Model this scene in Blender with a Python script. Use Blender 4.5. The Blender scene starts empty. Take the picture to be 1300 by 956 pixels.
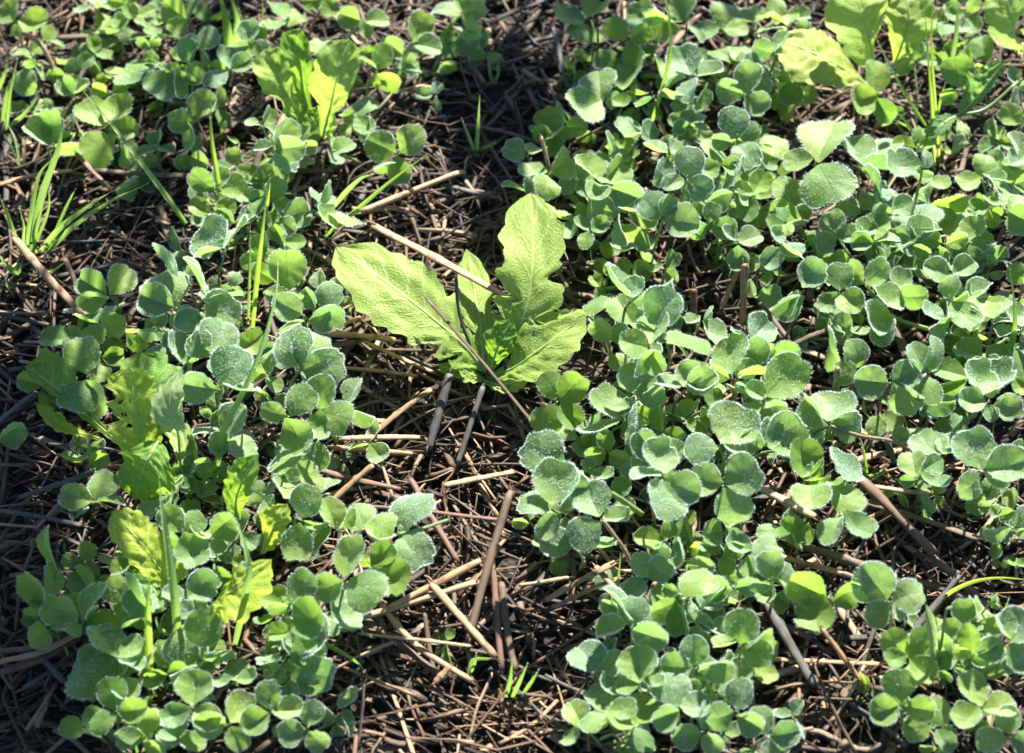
import bpy, math, random
from mathutils import Vector, Matrix, Quaternion, noise
import numpy as np

R = math.radians
C = bpy.context.scene.collection
# ------------------------------------------------------------------ camera, sky, sun, exposure
PXM = 3000.0                                  # photo pixels per metre at the middle of the view
PITCH = R(55)
LENS = 90.0
DIST = (1300 / PXM) * LENS / 36.0
TARGET = Vector((0, 0, 0.015))
TOCAM = Vector((0, -math.cos(PITCH), math.sin(PITCH)))
CAM = TARGET + TOCAM * DIST
RIGHT = Vector((1, 0, 0))
UPV = Vector((0, math.sin(PITCH), math.cos(PITCH)))
cd = bpy.data.cameras.new('camera')
cam = bpy.data.objects.new('camera', cd)
C.objects.link(cam)
cam.location = CAM
cam.rotation_euler = (R(90) - PITCH, 0, 0)
cd.lens = LENS
cd.sensor_width = 36
cd.clip_start = 0.02
cd.clip_end = 200
cd.dof.use_dof = True
cd.dof.focus_distance = DIST - 0.012
cd.dof.aperture_fstop = 9.0
sc = bpy.context.scene
sc.camera = cam

SUN_EL, SUN_AZ = R(35), R(16)
world = bpy.data.worlds.new('World')
sc.world = world
world.use_nodes = True
nt = world.node_tree
bg = nt.nodes['Background']
sky = nt.nodes.new('ShaderNodeTexSky')
sky.sky_type = 'NISHITA'
sky.sun_disc = False
sky.sun_elevation = SUN_EL
sky.sun_rotation = SUN_AZ
sky.ozone_density = 4.0
sky.dust_density = 0.3
nt.links.new(sky.outputs[0], bg.inputs[0])
bg.inputs[1].default_value = 0.05
sd = bpy.data.lights.new('sun', 'SUN')
sd.energy = 5.0
sd.angle = R(0.53)
sd.color = (1.0, 0.95, 0.84)
sun = bpy.data.objects.new('sun', sd)
C.objects.link(sun)
SUNDIR = Vector((math.sin(SUN_AZ) * math.cos(SUN_EL), math.cos(SUN_AZ) * math.cos(SUN_EL), math.sin(SUN_EL)))
sun.rotation_euler = SUNDIR.to_track_quat('Z', 'Y').to_euler()
sun.location = SUNDIR * 3
sc.view_settings.view_transform = 'Standard'
sc.view_settings.look = 'None'
sc.view_settings.gamma = 1
sc.view_settings.exposure = 2.08
sc.cycles.max_bounces = 8
sc.cycles.transmission_bounces = 6
sc.cycles.caustics_reflective = False
sc.cycles.caustics_refractive = False

# ------------------------------------------------------------------ helpers
TX = {'A': (0, 0), 'B': (320, 0), 'C': (640, 0), 'D': (960, 0), 'E': (0, 290), 'F': (320, 290), 'G': (640, 290),
      'H': (960, 290), 'I': (0, 570), 'J': (320, 570), 'K': (640, 570), 'L': (960, 570)}
ZF = 3.187


def T(t, x, y):
    if t == 'P':
        return (x, y)
    o = TX[t]
    return (o[0] + x / ZF, o[1] + y / ZF)


def P(px, py, z=0.0):
    """the point at height z that stands where the photograph shows (px, py)"""
    d = (-TOCAM * DIST + RIGHT * ((px - 650) / PXM) + UPV * (-(py - 478) / PXM))
    k = (CAM.z - z) / -d.z
    return CAM + d * k


def ground_z(x, y):
    v = Vector((x * 9, y * 9, 0.3))
    w = Vector((x * 40, y * 40, 1.7))
    return 0.006 * noise.noise(v) + 0.0022 * noise.noise(w) - 0.003


def tag(o, label=None, cat=None, group=None, kind=None):
    if label: o['label'] = label
    if cat: o['category'] = cat
    if group: o['group'] = group
    if kind: o['kind'] = kind
    return o


def empty(name, loc, label, cat, group=None):
    o = bpy.data.objects.new(name, None)
    C.objects.link(o)
    o.location = loc
    o.empty_display_size = 0.01
    return tag(o, label, cat, group)


def link(name, me, parent=None, mat=None):
    if mat is not None and len(me.materials) == 0:
        me.materials.append(mat)
    o = bpy.data.objects.new(name, me)
    C.objects.link(o)
    if parent is not None:
        o.parent = parent
    return o


class MB:
    def __init__(s):
        s.v = []; s.f = []; s.m = []; s.uv = []

    def add(s, vs, fs, m=0, uvs=None):
        n = len(s.v)
        s.v += [tuple(v) for v in vs]
        s.f += [tuple(i + n for i in f) for f in fs]
        s.m += [m] * len(fs)
        s.uv += uvs if uvs else [(0.0, 0.0)] * len(vs)

    def mesh(s, name, mats, smooth=True, origin=None):
        me = bpy.data.meshes.new(name)
        v = s.v
        if origin is not None:
            v = [(a[0] - origin[0], a[1] - origin[1], a[2] - origin[2]) for a in v]
        me.from_pydata(v, [], s.f)
        for m in mats: me.materials.append(m)
        me.polygons.foreach_set('material_index', s.m)
        me.polygons.foreach_set('use_smooth', [smooth] * len(s.f))
        ul = me.uv_layers.new(name='UVMap')
        li = np.zeros(len(me.loops), dtype=np.int32)
        me.loops.foreach_get('vertex_index', li)
        ul.data.foreach_set('uv', np.array(s.uv, dtype=np.float32)[li].ravel())
        me.update()
        return me


def bez(p, n):
    """smooth curve through the control points p (Catmull-Rom), n points"""
    p = [Vector(a) for a in p]
    if len(p) == 2:
        return [p[0].lerp(p[1], i / (n - 1)) for i in range(n)]
    q = [p[0] * 2 - p[1]] + p + [p[-1] * 2 - p[-2]]
    out = []
    for i in range(n):
        t = i / (n - 1) * (len(p) - 1)
        k = min(int(t), len(p) - 2)
        t -= k
        a, b, c, d = q[k:k + 4]
        out.append(0.5 * ((2 * b) + (c - a) * t + (2 * a - 5 * b + 4 * c - d) * t * t + (3 * b - a - 3 * c + d) * t ** 3))
    return out


def tube(mb, pts, rad, sides=6, m=0, flat=1.0, cap=True, rough=0.0, rnd=random):
    """tapered tube along pts; rad a number or a function of s"""
    n = len(pts)
    rings = []
    ref = Vector((0.123, 0.2, 0.97)).normalized()
    vs = []; uvs = []
    for i, p in enumerate(pts):
        t = (pts[min(i + 1, n - 1)] - pts[max(i - 1, 0)]).normalized()
        a = t.cross(ref)
        if a.length < 1e-3: a = t.cross(Vector((1, 0, 0)))
        a.normalize()
        b = t.cross(a)
        s = i / (n - 1)
        r = rad(s) if callable(rad) else rad
        for k in range(sides):
            an = 2 * math.pi * k / sides
            rr = r * (1 + rough * rnd.uniform(-1, 1))
            vs.append(p + a * (math.cos(an) * rr) + b * (math.sin(an) * rr * flat))
            uvs.append((s, k / sides))
    fs = []
    for i in range(n - 1):
        for k in range(sides):
            k2 = (k + 1) % sides
            fs.append((i * sides + k, i * sides + k2, (i + 1) * sides + k2, (i + 1) * sides + k))
    if cap:
        fs.append(tuple(range(sides))[::-1])
        fs.append(tuple((n - 1) * sides + k for k in range(sides)))
    mb.add(vs, fs, m, uvs)


OCT = [(1, 0, 0), (0, 1, 0), (-1, 0, 0), (0, -1, 0), (0, 0, 1), (0, 0, -1)]
import bmesh
_b = bmesh.new()
bmesh.ops.create_icosphere(_b, subdivisions=1, radius=1)
ICO_V = [tuple(v.co) for v in _b.verts]
ICO_F = [tuple(v.index for v in f.verts) for f in _b.faces]
_b.free()


def drop(mb, p, r, m):
    mb.add([(p[0] + a * r, p[1] + b * r, p[2] + c * r) for a, b, c in ICO_V], ICO_F, m)


# ------------------------------------------------------------------ materials
def mat(name):
    m = bpy.data.materials.new(name)
    m.use_nodes = True
    m.node_tree.nodes.clear()
    return m, m.node_tree


def N(t, kind, **kw):
    n = t.nodes.new('ShaderNode' + kind)
    for k, v in kw.items():
        if k.startswith('i_'):
            key = k[2:]
            key = int(key) if key.isdigit() else key.replace('_', ' ')
            n.inputs[key].default_value = v
        else:
            setattr(n, k, v)
    return n


def ramp(t, stops):
    n = N(t, 'ValToRGB')
    e = n.color_ramp.elements
    while len(e) < len(stops): e.new(0.5)
    for a, (p, c) in zip(e, stops):
        a.position = p
        a.color = (*c, 1) if len(c) == 3 else c
    return n


def mixc(t, fac, a, b, blend='MIX'):
    n = N(t, 'Mix', data_type='RGBA', blend_type=blend)
    for s, v in ((n.inputs[0], fac), (n.inputs[6], a), (n.inputs[7], b)):
        if hasattr(v, 'is_output'): t.links.new(v, s)
        elif isinstance(v, (int, float)): s.default_value = v
        else: s.default_value = (*v, 1)
    return n.outputs[2]


def mth(t, op, a, b=None, c=None, clamp=False):
    n = N(t, 'Math', operation=op, use_clamp=clamp)
    for i, v in enumerate((a, b, c)):
        if v is None: continue
        if hasattr(v, 'is_output'): t.links.new(v, n.inputs[i])
        else: n.inputs[i].default_value = v
    return n.outputs[0]


def leafy_shader(t, col, tcol, trans=0.5, rough=0.45, spec=0.35, normal=None):
    d = N(t, 'BsdfPrincipled')
    d.inputs['Roughness'].default_value = rough
    d.inputs['Specular IOR Level'].default_value = spec
    t.links.new(col, d.inputs['Base Color'])
    tr = N(t, 'BsdfTranslucent')
    t.links.new(tcol, tr.inputs['Color'])
    if normal is not None:
        t.links.new(normal, d.inputs['Normal'])
        t.links.new(normal, tr.inputs['Normal'])
    mx = N(t, 'MixShader')
    mx.inputs[0].default_value = trans
    t.links.new(d.outputs[0], mx.inputs[1])
    t.links.new(tr.outputs[0], mx.inputs[2])
    o = N(t, 'OutputMaterial')
    t.links.new(mx.outputs[0], o.inputs[0])


def clover_mat(name, frost, c1, c2, t1, t2):
    m, t = mat(name)
    oi = N(t, 'ObjectInfo')
    uv = N(t, 'UVMap')
    sep = N(t, 'SeparateXYZ')
    t.links.new(uv.outputs[0], sep.inputs[0])
    nz = N(t, 'TexNoise', i_Scale=5.0, i_Detail=4.0, i_Roughness=0.6)
    t.links.new(uv.outputs[0], nz.inputs['Vector'])
    base = mixc(t, oi.outputs['Random'], c1, c2)
    base = mixc(t, mth(t, 'MULTIPLY', nz.outputs[0], 0.35), base, (c2[0] * 1.35, c2[1] * 1.25, c2[2] * 0.9))
    # veins: midrib and fine side veins meeting it at an angle
    ax = mth(t, 'ABSOLUTE', sep.outputs[0])
    mid = mth(t, 'SUBTRACT', 1.0, mth(t, 'MULTIPLY', ax, 45.0), clamp=True)
    ph = mth(t, 'SUBTRACT', sep.outputs[1], mth(t, 'MULTIPLY', ax, 0.9))
    sv = mth(t, 'SINE', mth(t, 'MULTIPLY', ph, 75.0))
    sv = mth(t, 'MULTIPLY', mth(t, 'SUBTRACT', sv, 0.75, clamp=True), 1.2)
    vein = mth(t, 'ADD', mth(t, 'MULTIPLY', mid, 0.6), sv, clamp=True)
    # frost: grains of ice and short down that pale the surface, thicker in patches and at the rim
    vo = N(t, 'TexVoronoi', i_Scale=85.0, i_Randomness=1.0)
    t.links.new(uv.outputs[0], vo.inputs['Vector'])
    gr = mth(t, 'LESS_THAN', vo.outputs['Distance'], 0.27)
    cy = mth(t, 'SUBTRACT', sep.outputs[1], 0.55)
    rr = mth(t, 'SQRT', mth(t, 'ADD', mth(t, 'MULTIPLY', cy, cy), mth(t, 'MULTIPLY', ax, ax)))
    rim = mth(t, 'MULTIPLY', mth(t, 'SUBTRACT', rr, 0.30, clamp=True), 4.0, clamp=True)
    nb = N(t, 'TexNoise', i_Scale=2.2, i_Detail=2.0)
    t.links.new(uv.outputs[0], nb.inputs['Vector'])
    pt = mth(t, 'MULTIPLY', mth(t, 'SUBTRACT', nb.outputs[0], 0.45, clamp=True), 4.0, clamp=True)
    fr = mth(t, 'MULTIPLY', mth(t, 'ADD', mth(t, 'MULTIPLY', pt, 0.75), mth(t, 'MULTIPLY', rim, 0.40)), gr)
    fr = mth(t, 'MULTIPLY', fr, frost, clamp=True)
    lw = N(t, 'LayerWeight', i_Blend=0.35)
    gz = mth(t, 'MULTIPLY', mth(t, 'POWER', lw.outputs['Facing'], 1.6), 0.50 * min(1, frost + 0.25))
    fcol = (0.50, 0.70, 0.70)
    brn = mth(t, 'MULTIPLY', mth(t, 'GREATER_THAN', oi.outputs['Random'], 0.88), mth(t, 'MULTIPLY', mth(t, 'SUBTRACT', nz.outputs[0], 0.56, clamp=True), 9.0, clamp=True))
    col = mixc(t, mth(t, 'MULTIPLY', vein, 0.35), base, (0.22, 0.36, 0.10))
    col = mixc(t, mth(t, 'MAXIMUM', fr, gz, clamp=True), col, fcol)
    col = mixc(t, mth(t, 'MULTIPLY', brn, 0.8), col, (0.16, 0.10, 0.045))
    tb = mixc(t, oi.outputs['Random'], t1, t2)
    tb = mixc(t, mth(t, 'MULTIPLY', brn, 0.7), tb, (0.22, 0.13, 0.03))
    tb = mixc(t, mth(t, 'MULTIPLY', vein, 0.25), tb, (t2[0] * 0.6, t2[1] * 0.7, t2[2] * .5))
    tb = mixc(t, mth(t, 'MULTIPLY', fr, 0.5), tb, (0.55, 0.68, 0.5))
    bu = N(t, 'Bump', i_Strength=0.45, i_Distance=0.0004)
    t.links.new(mth(t, 'ADD', mth(t, 'MULTIPLY', vein, -0.5), mth(t, 'ADD', nz.outputs[0], fr)), bu.inputs['Height'])
    leafy_shader(t, col, tb, 0.52, 0.48, 0.3, bu.outputs[0])
    return m


M = {}
M['clover0'] = clover_mat('clover_green', 0.35, (0.070, 0.18, 0.060), (0.22, 0.34, 0.050), (0.24, 0.44, 0.05), (0.38, 0.56, 0.07))
M['clover1'] = clover_mat('clover_frosted', 0.8, (0.075, 0.19, 0.060), (0.24, 0.36, 0.050), (0.24, 0.44, 0.07), (0.36, 0.54, 0.09))
M['clover2'] = clover_mat('clover_heavy_frost', 1.15, (0.085, 0.20, 0.090), (0.21, 0.33, 0.070), (0.22, 0.40, 0.09), (0.33, 0.50, 0.12))

m, t = mat('leaf_down')                # short pale hairs rimed with frost
d = N(t, 'BsdfDiffuse'); d.inputs[0].default_value = (0.74, 0.84, 0.80, 1)
tr = N(t, 'BsdfTranslucent'); tr.inputs[0].default_value = (0.75, 0.85, 0.72, 1)
mx = N(t, 'MixShader'); mx.inputs[0].default_value = 0.45
o_ = N(t, 'OutputMaterial')
t.links.new(d.outputs[0], mx.inputs[1]); t.links.new(tr.outputs[0], mx.inputs[2]); t.links.new(mx.outputs[0], o_.inputs[0])
M['down'] = m

m, t = mat('dew')
p_ = N(t, 'BsdfPrincipled'); o_ = N(t, 'OutputMaterial')
p_.inputs['Base Color'].default_value = (0.78, 0.88, 0.84, 1)
p_.inputs['Roughness'].default_value = 0.08
p_.inputs['IOR'].default_value = 1.33
p_.inputs['Specular IOR Level'].default_value = 0.9
p_.inputs['Transmission Weight'].default_value = 0.25
t.links.new(p_.outputs[0], o_.inputs[0])
M['dew'] = m


def plain_leaf_mat(name, col, tcol, trans=0.5, nscale=60, rough=0.4, streak=False, spot=None):
    m, t = mat(name)
    uv = N(t, 'UVMap')
    oi = N(t, 'ObjectInfo')
    mp = N(t, 'Mapping')
    mp.inputs['Scale'].default_value = (2.5, 26, 1) if streak else (nscale * .1, nscale * .1, 1)
    t.links.new(uv.outputs[0], mp.inputs[0])
    nz = N(t, 'TexNoise', i_Scale=1.0, i_Detail=4.0)
    t.links.new(mp.outputs[0], nz.inputs['Vector'])
    a = mixc(t, nz.outputs[0], tuple(c * (0.45 if streak else .75) for c in col), tuple(min(1, c * (1.6 if streak else 1.3)) for c in col))
    a = mixc(t, mth(t, 'MULTIPLY', oi.outputs['Random'], 0.3), a, tuple(c * 0.7 for c in col))
    b = mixc(t, nz.outputs[0], tuple(c * 0.7 for c in tcol), tuple(min(1, c * 1.15) for c in tcol))
    leafy_shader(t, a, b, trans, rough, 0.4)
    return m


M['petiole'] = plain_leaf_mat('leaf_stalk_green', (0.17, 0.25, 0.10), (0.35, 0.45, 0.15), 0.3)
M['petiole_red'] = plain_leaf_mat('leaf_stalk_reddish', (0.24, 0.16, 0.10), (0.35, 0.25, 0.15), 0.2)
M['grass'] = plain_leaf_mat('grass_green', (0.12, 0.24, 0.05), (0.30, 0.52, 0.07), 0.5, streak=True, rough=.35)
M['grass_bright'] = plain_leaf_mat('grass_bright', (0.24, 0.40, 0.05), (0.46, 0.66, 0.08), 0.55, streak=True, rough=.35)
M['grass_frost'] = plain_leaf_mat('grass_frosted', (0.26, 0.38, 0.13), (0.34, 0.54, 0.10), 0.45, streak=True, rough=.5)
M['midrib'] = plain_leaf_mat('midrib_pale', (0.42, 0.52, 0.22), (0.60, 0.75, 0.25), 0.35)


def mustard_mat(name, c1, c2, tc1, tc2, nveins=9.0, dewy=0.5):
    """UV: x = across -1..1, y = along 0..1"""
    m, t = mat(name)
    uv = N(t, 'UVMap')
    sep = N(t, 'SeparateXYZ')
    t.links.new(uv.outputs[0], sep.inputs[0])
    ax = mth(t, 'ABSOLUTE', sep.outputs[0])
    mp = N(t, 'Mapping'); mp.inputs['Scale'].default_value = (1.4, 6.0, 1)
    t.links.new(uv.outputs[0], mp.inputs[0])
    nz = N(t, 'TexNoise', i_Scale=2.6, i_Detail=5.0, i_Roughness=0.6)
    t.links.new(mp.outputs[0], nz.inputs['Vector'])
    wob = mth(t, 'MULTIPLY', mth(t, 'SUBTRACT', nz.outputs[0], 0.5), 0.10)
    ph = mth(t, 'ADD', mth(t, 'SUBTRACT', sep.outputs[1], mth(t, 'MULTIPLY', ax, 0.16)), wob)
    fr = mth(t, 'PINGPONG', mth(t, 'MULTIPLY', ph, nveins), 0.5)
    sv = mth(t, 'SUBTRACT', 1.0, mth(t, 'MULTIPLY', fr, 10.0), clamp=True)
    sv = mth(t, 'MULTIPLY', sv, mth(t, 'SUBTRACT', 1.1, ax, clamp=True))
    mid = mth(t, 'SUBTRACT', 1.0, mth(t, 'MULTIPLY', ax, 14.0), clamp=True)
    # net of small veins
    vo = N(t, 'TexVoronoi', feature='DISTANCE_TO_EDGE', i_Scale=9.0)
    t.links.new(mp.outputs[0], vo.inputs['Vector'])
    net = mth(t, 'SUBTRACT', 1.0, mth(t, 'MULTIPLY', vo.outputs['Distance'], 14.0), clamp=True)
    vein = mth(t, 'MAXIMUM', mth(t, 'MAXIMUM', sv, mid), mth(t, 'MULTIPLY', net, 0.35))
    base = mixc(t, nz.outputs[0], c1, c2)
    col = mixc(t, mth(t, 'MULTIPLY', vein, 0.75), base, tuple(min(1, c * 1.5 + .10) for c in c2))
    tb = mixc(t, nz.outputs[0], tc1, tc2)
    tb = mixc(t, mth(t, 'MULTIPLY', sv, 0.35), tb, (0.75, 0.88, 0.35))
    tb = mixc(t, mth(t, 'MULTIPLY', net, 0.16), tb, tuple(c * 0.5 for c in tc1))
    vg = N(t, 'TexVoronoi', i_Scale=30.0)
    t.links.new(mp.outputs[0], vg.inputs['Vector'])
    sp = mth(t, 'MULTIPLY', mth(t, 'LESS_THAN', vg.outputs['Distance'], 0.22), mth(t, 'MULTIPLY', nz.outputs[0], dewy))
    col = mixc(t, sp, col, (0.6, 0.72, 0.5))
    bu = N(t, 'Bump', i_Strength=0.6, i_Distance=0.0005)
    h = mth(t, 'ADD', mth(t, 'MULTIPLY', vein, -0.6), mth(t, 'ADD', nz.outputs[0], mth(t, 'MULTIPLY', vo.outputs['Distance'], 0.8)))
    t.links.new(h, bu.inputs['Height'])
    leafy_shader(t, col, tb, 0.5, 0.5, 0.3, bu.outputs[0])
    return m


M['mustard'] = mustard_mat('mustard_leaf', (0.25, 0.38, 0.065), (0.34, 0.48, 0.095), (0.40, 0.60, 0.07), (0.52, 0.72, 0.11))
M['mustard_deep'] = mustard_mat('mustard_leaf_deep', (0.12, 0.27, 0.035), (0.18, 0.35, 0.045), (0.26, 0.50, 0.03), (0.38, 0.60, 0.05))
M['mustard_yellow'] = mustard_mat('mustard_leaf_yellowing', (0.33, 0.47, 0.04), (0.48, 0.57, 0.065), (0.42, 0.62, 0.04), (0.58, 0.74, 0.08))
M['mustard_pale'] = mustard_mat('mustard_leaf_underside', (0.26, 0.36, 0.15), (0.36, 0.46, 0.20), (0.36, 0.50, 0.16), (0.46, 0.60, 0.22))
M['nettle'] = mustard_mat('serrated_leaf', (0.08, 0.19, 0.07), (0.12, 0.25, 0.09), (0.22, 0.42, 0.08), (0.30, 0.52, 0.10), 12.0, 0.3)
M['sage'] = mustard_mat('yellowish_leaf', (0.33, 0.44, 0.08), (0.42, 0.52, 0.12), (0.40, 0.50, 0.09), (0.50, 0.56, 0.13), 8.0, 0.7)


def straw_mat(name, dark, light, island=False):
    m, t = mat(name)
    uv = N(t, 'UVMap')
    if island:
        g = N(t, 'NewGeometry'); rnd = g.outputs['Random Per Island']
    else:
        g = N(t, 'ObjectInfo'); rnd = g.outputs['Random']
    mp = N(t, 'Mapping'); mp.inputs['Scale'].default_value = (3.0, 14, 1)
    off = N(t, 'CombineXYZ')
    t.links.new(mth(t, 'MULTIPLY', rnd, 50.0), off.inputs[0]); t.links.new(mth(t, 'MULTIPLY', rnd, 31.0), off.inputs[1])
    t.links.new(uv.outputs[0], mp.inputs[0]); t.links.new(off.outputs[0], mp.inputs['Location'])
    nz = N(t, 'TexNoise', i_Scale=1.6, i_Detail=6.0, i_Roughness=0.7)
    t.links.new(mp.outputs[0], nz.inputs['Vector'])
    mp2 = N(t, 'Mapping'); mp2.inputs['Scale'].default_value = (5.0, 2, 1)
    t.links.new(uv.outputs[0], mp2.inputs[0]); t.links.new(off.outputs[0], mp2.inputs['Location'])
    n2 = N(t, 'TexNoise', i_Scale=1.0, i_Detail=3.0)
    t.links.new(mp2.outputs[0], n2.inputs['Vector'])
    st = mth(t, 'MULTIPLY', mth(t, 'SUBTRACT', nz.outputs[0], 0.3, clamp=True), 2.2, clamp=True)
    if island:
        r1 = ramp(t, [(0.0, (0.012, 0.008, 0.005)), (0.20, (0.040, 0.024, 0.015)), (0.36, (0.21, 0.118, 0.066)), (0.50, (0.035, 0.021, 0.013)),
                      (0.72, (0.34, 0.215, 0.13)), (0.79, (0.46, 0.33, 0.22)), (0.86, (0.05, 0.045, 0.042)), (1.0, (0.15, 0.08, 0.045))])
        t.links.new(rnd, r1.inputs[0])
        lt = r1.outputs[0]
        dk = mixc(t, 0.62, lt, (0.02, 0.012, 0.008))
        col = mixc(t, st, dk, lt)
    else:
        col = mixc(t, st, dark, light)
        col = mixc(t, mth(t, 'MULTIPLY', rnd, 0.25), col, tuple(c * 0.6 for c in light))
    blotch = mth(t, 'MULTIPLY', mth(t, 'GREATER_THAN', n2.outputs[0], 0.60), 0.55)
    col = mixc(t, blotch, col, (0.035, 0.022, 0.016))
    p = N(t, 'BsdfPrincipled'); p.inputs['Roughness'].default_value = 0.55
    p.inputs['Specular IOR Level'].default_value = 0.35
    t.links.new(col, p.inputs['Base Color'])
    bu = N(t, 'Bump', i_Strength=0.6, i_Distance=0.0005)
    t.links.new(nz.outputs[0], bu.inputs['Height']); t.links.new(bu.outputs[0], p.inputs['Normal'])
    o = N(t, 'OutputMaterial'); t.links.new(p.outputs[0], o.inputs[0])
    return m


M['litter'] = straw_mat('straw_litter', None, None, True)
M['tan'] = straw_mat('straw_tan', (0.15, 0.075, 0.038), (0.48, 0.30, 0.17))
M['pale'] = straw_mat('straw_pale', (0.20, 0.12, 0.07), (0.46, 0.33, 0.21))
M['red'] = straw_mat('straw_reddish', (0.05, 0.024, 0.016), (0.22, 0.115, 0.075))
M['brown'] = straw_mat('straw_brown', (0.03, 0.02, 0.012), (0.18, 0.115, 0.07))
M['grey'] = straw_mat('straw_grey', (0.02, 0.019, 0.019), (0.13, 0.12, 0.115))

m, t = mat('soil')
g = N(t, 'NewGeometry')
n1 = N(t, 'TexNoise', i_Scale=55.0, i_Detail=8.0, i_Roughness=0.7); t.links.new(g.outputs['Position'], n1.inputs['Vector'])
n2 = N(t, 'TexNoise', i_Scale=9.0, i_Detail=3.0); t.links.new(g.outputs['Position'], n2.inputs['Vector'])
r1 = ramp(t, [(0.3, (0.006, 0.004, 0.003)), (0.55, (0.016, 0.011, 0.008)), (0.8, (0.05, 0.035, 0.025))])
t.links.new(n1.outputs[0], r1.inputs[0])
col = mixc(t, mth(t, 'MULTIPLY', n2.outputs[0], 0.5), r1.outputs[0], (0.03, 0.028, 0.022))
vo = N(t, 'TexVoronoi', i_Scale=420.0); t.links.new(g.outputs['Position'], vo.inputs['Vector'])
p = N(t, 'BsdfPrincipled', i_Roughness=0.85)
t.links.new(col, p.inputs['Base Color'])
bu = N(t, 'Bump', i_Strength=0.9, i_Distance=0.002)
t.links.new(mth(t, 'ADD', n1.outputs[0], mth(t, 'MULTIPLY', vo.outputs['Distance'], 0.4)), bu.inputs['Height'])
t.links.new(bu.outputs[0], p.inputs['Normal'])
o_ = N(t, 'OutputMaterial'); t.links.new(p.outputs[0], o_.inputs[0])
M['soil'] = m

# ------------------------------------------------------------------ ground: one sheet, fine near the plants, coarse far out
random.seed(5)
fx = np.concatenate([-np.geomspace(60, 0.46, 14), np.linspace(-0.44, 0.44, 170), np.geomspace(0.46, 60, 14)])
fy = np.concatenate([-np.geomspace(60, 0.46, 14), np.linspace(-0.44, 0.44, 170), np.geomspace(0.46, 60, 14)])
gv = []
for y in fy:
    for x in fx:
        z = ground_z(x, y)
        if abs(x) < 0.5 and abs(y) < 0.5:
            z += 0.0015 * noise.noise(Vector((x * 150, y * 150, 5)))
        gv.append((x, y, z))
nx = len(fx)
gf = [(j * nx + i, j * nx + i + 1, (j + 1) * nx + i + 1, (j + 1) * nx + i) for j in range(len(fy) - 1) for i in range(nx - 1)]
me = bpy.data.meshes.new('ground'); me.from_pydata(gv, [], gf); me.materials.append(M['soil'])
me.polygons.foreach_set('use_smooth', [True] * len(gf))
link('ground', me)['kind'] = 'structure'


# ------------------------------------------------------------------ straw litter: thousands of bits, one object
def straw_bits(mb, n, area, rnd, lmin, lmax, wmin, wmax, zmax, sides=4, seg=4, curl=0.15):
    for i in range(n):
        x = rnd.uniform(area[0], area[1]); y = rnd.uniform(area[2], area[3])
        L = rnd.uniform(lmin, lmax) * rnd.uniform(0.5, 1)
        w = rnd.uniform(wmin, wmax) * rnd.uniform(0.6, 1)
        a = rnd.gauss(0.2, 0.9) if rnd.random() < 0.6 else rnd.uniform(0, math.pi)
        z = ground_z(x, y) + rnd.uniform(0.0, zmax)
        tilt = rnd.gauss(0, 0.10)
        d = Vector((math.cos(a) * math.cos(tilt), math.sin(a) * math.cos(tilt), math.sin(tilt)))
        s = Vector((-math.sin(a), math.cos(a), 0))
        c = rnd.gauss(0, curl) * L
        c2 = rnd.gauss(0, curl * 0.5) * L
        pts = []
        for k in range(seg + 1):
            u = k / seg - 0.5
            q = Vector((x, y, z)) + d * (u * L) + s * (c * (4 * u * u - 0.5) + c2 * math.sin(u * 7)) + Vector((0, 0, c2 * (4 * u * u - 0.5) * 0.6))
            q.z = max(q.z, ground_z(q.x, q.y) + w * 0.3)
            pts.append(q)
        tube(mb, pts, w / 2, sides, 0, rnd.uniform(0.16, 0.7), True, 0.14, rnd)


rnd = random.Random(11)
mb = MB()
AREA = (-0.38, 0.38, -0.36, 0.38)
straw_bits(mb, 6000, AREA, rnd, 0.02, 0.085, 0.0008, 0.0026, 0.010)
straw_bits(mb, 7500, AREA, rnd, 0.006, 0.036, 0.0010, 0.0034, 0.010, 4, 2, 0.04)
straw_bits(mb, 3600, AREA, rnd, 0.008, 0.035, 0.0006, 0.0018, 0.010, 4, 3)
straw_bits(mb, 2200, AREA, rnd, 0.014, 0.060, 0.0024, 0.0048, 0.009, 6, 4, 0.06)
straw_bits(mb, 1100, AREA, rnd, 0.015, 0.05, 0.00025, 0.0006, 0.012, 3, 6, 0.4)
o = link('straw_litter', mb.mesh('straw_litter', [M['litter']]))
tag(o, 'tangled brown and grey straw litter covering the dark soil', 'straw litter', kind='stuff')

# soil crumbs
mb = MB()
for i in range(2200):
    x = rnd.uniform(-0.34, 0.34); y = rnd.uniform(-0.3, 0.32)
    r = rnd.uniform(0.0005, 0.0022) * rnd.uniform(.5, 1)
    z = ground_z(x, y) + r * 0.4
    mb.add([(x + a * r * rnd.uniform(.7, 1.2), y + b * r * rnd.uniform(.7, 1.2), z + c * r * rnd.uniform(.5, 1)) for a, b, c in ICO_V], ICO_F)
o = link('soil_crumbs', mb.mesh('soil_crumbs', [M['soil']]))
tag(o, 'small dark crumbs of soil scattered under the straw', 'soil', kind='stuff')
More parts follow.
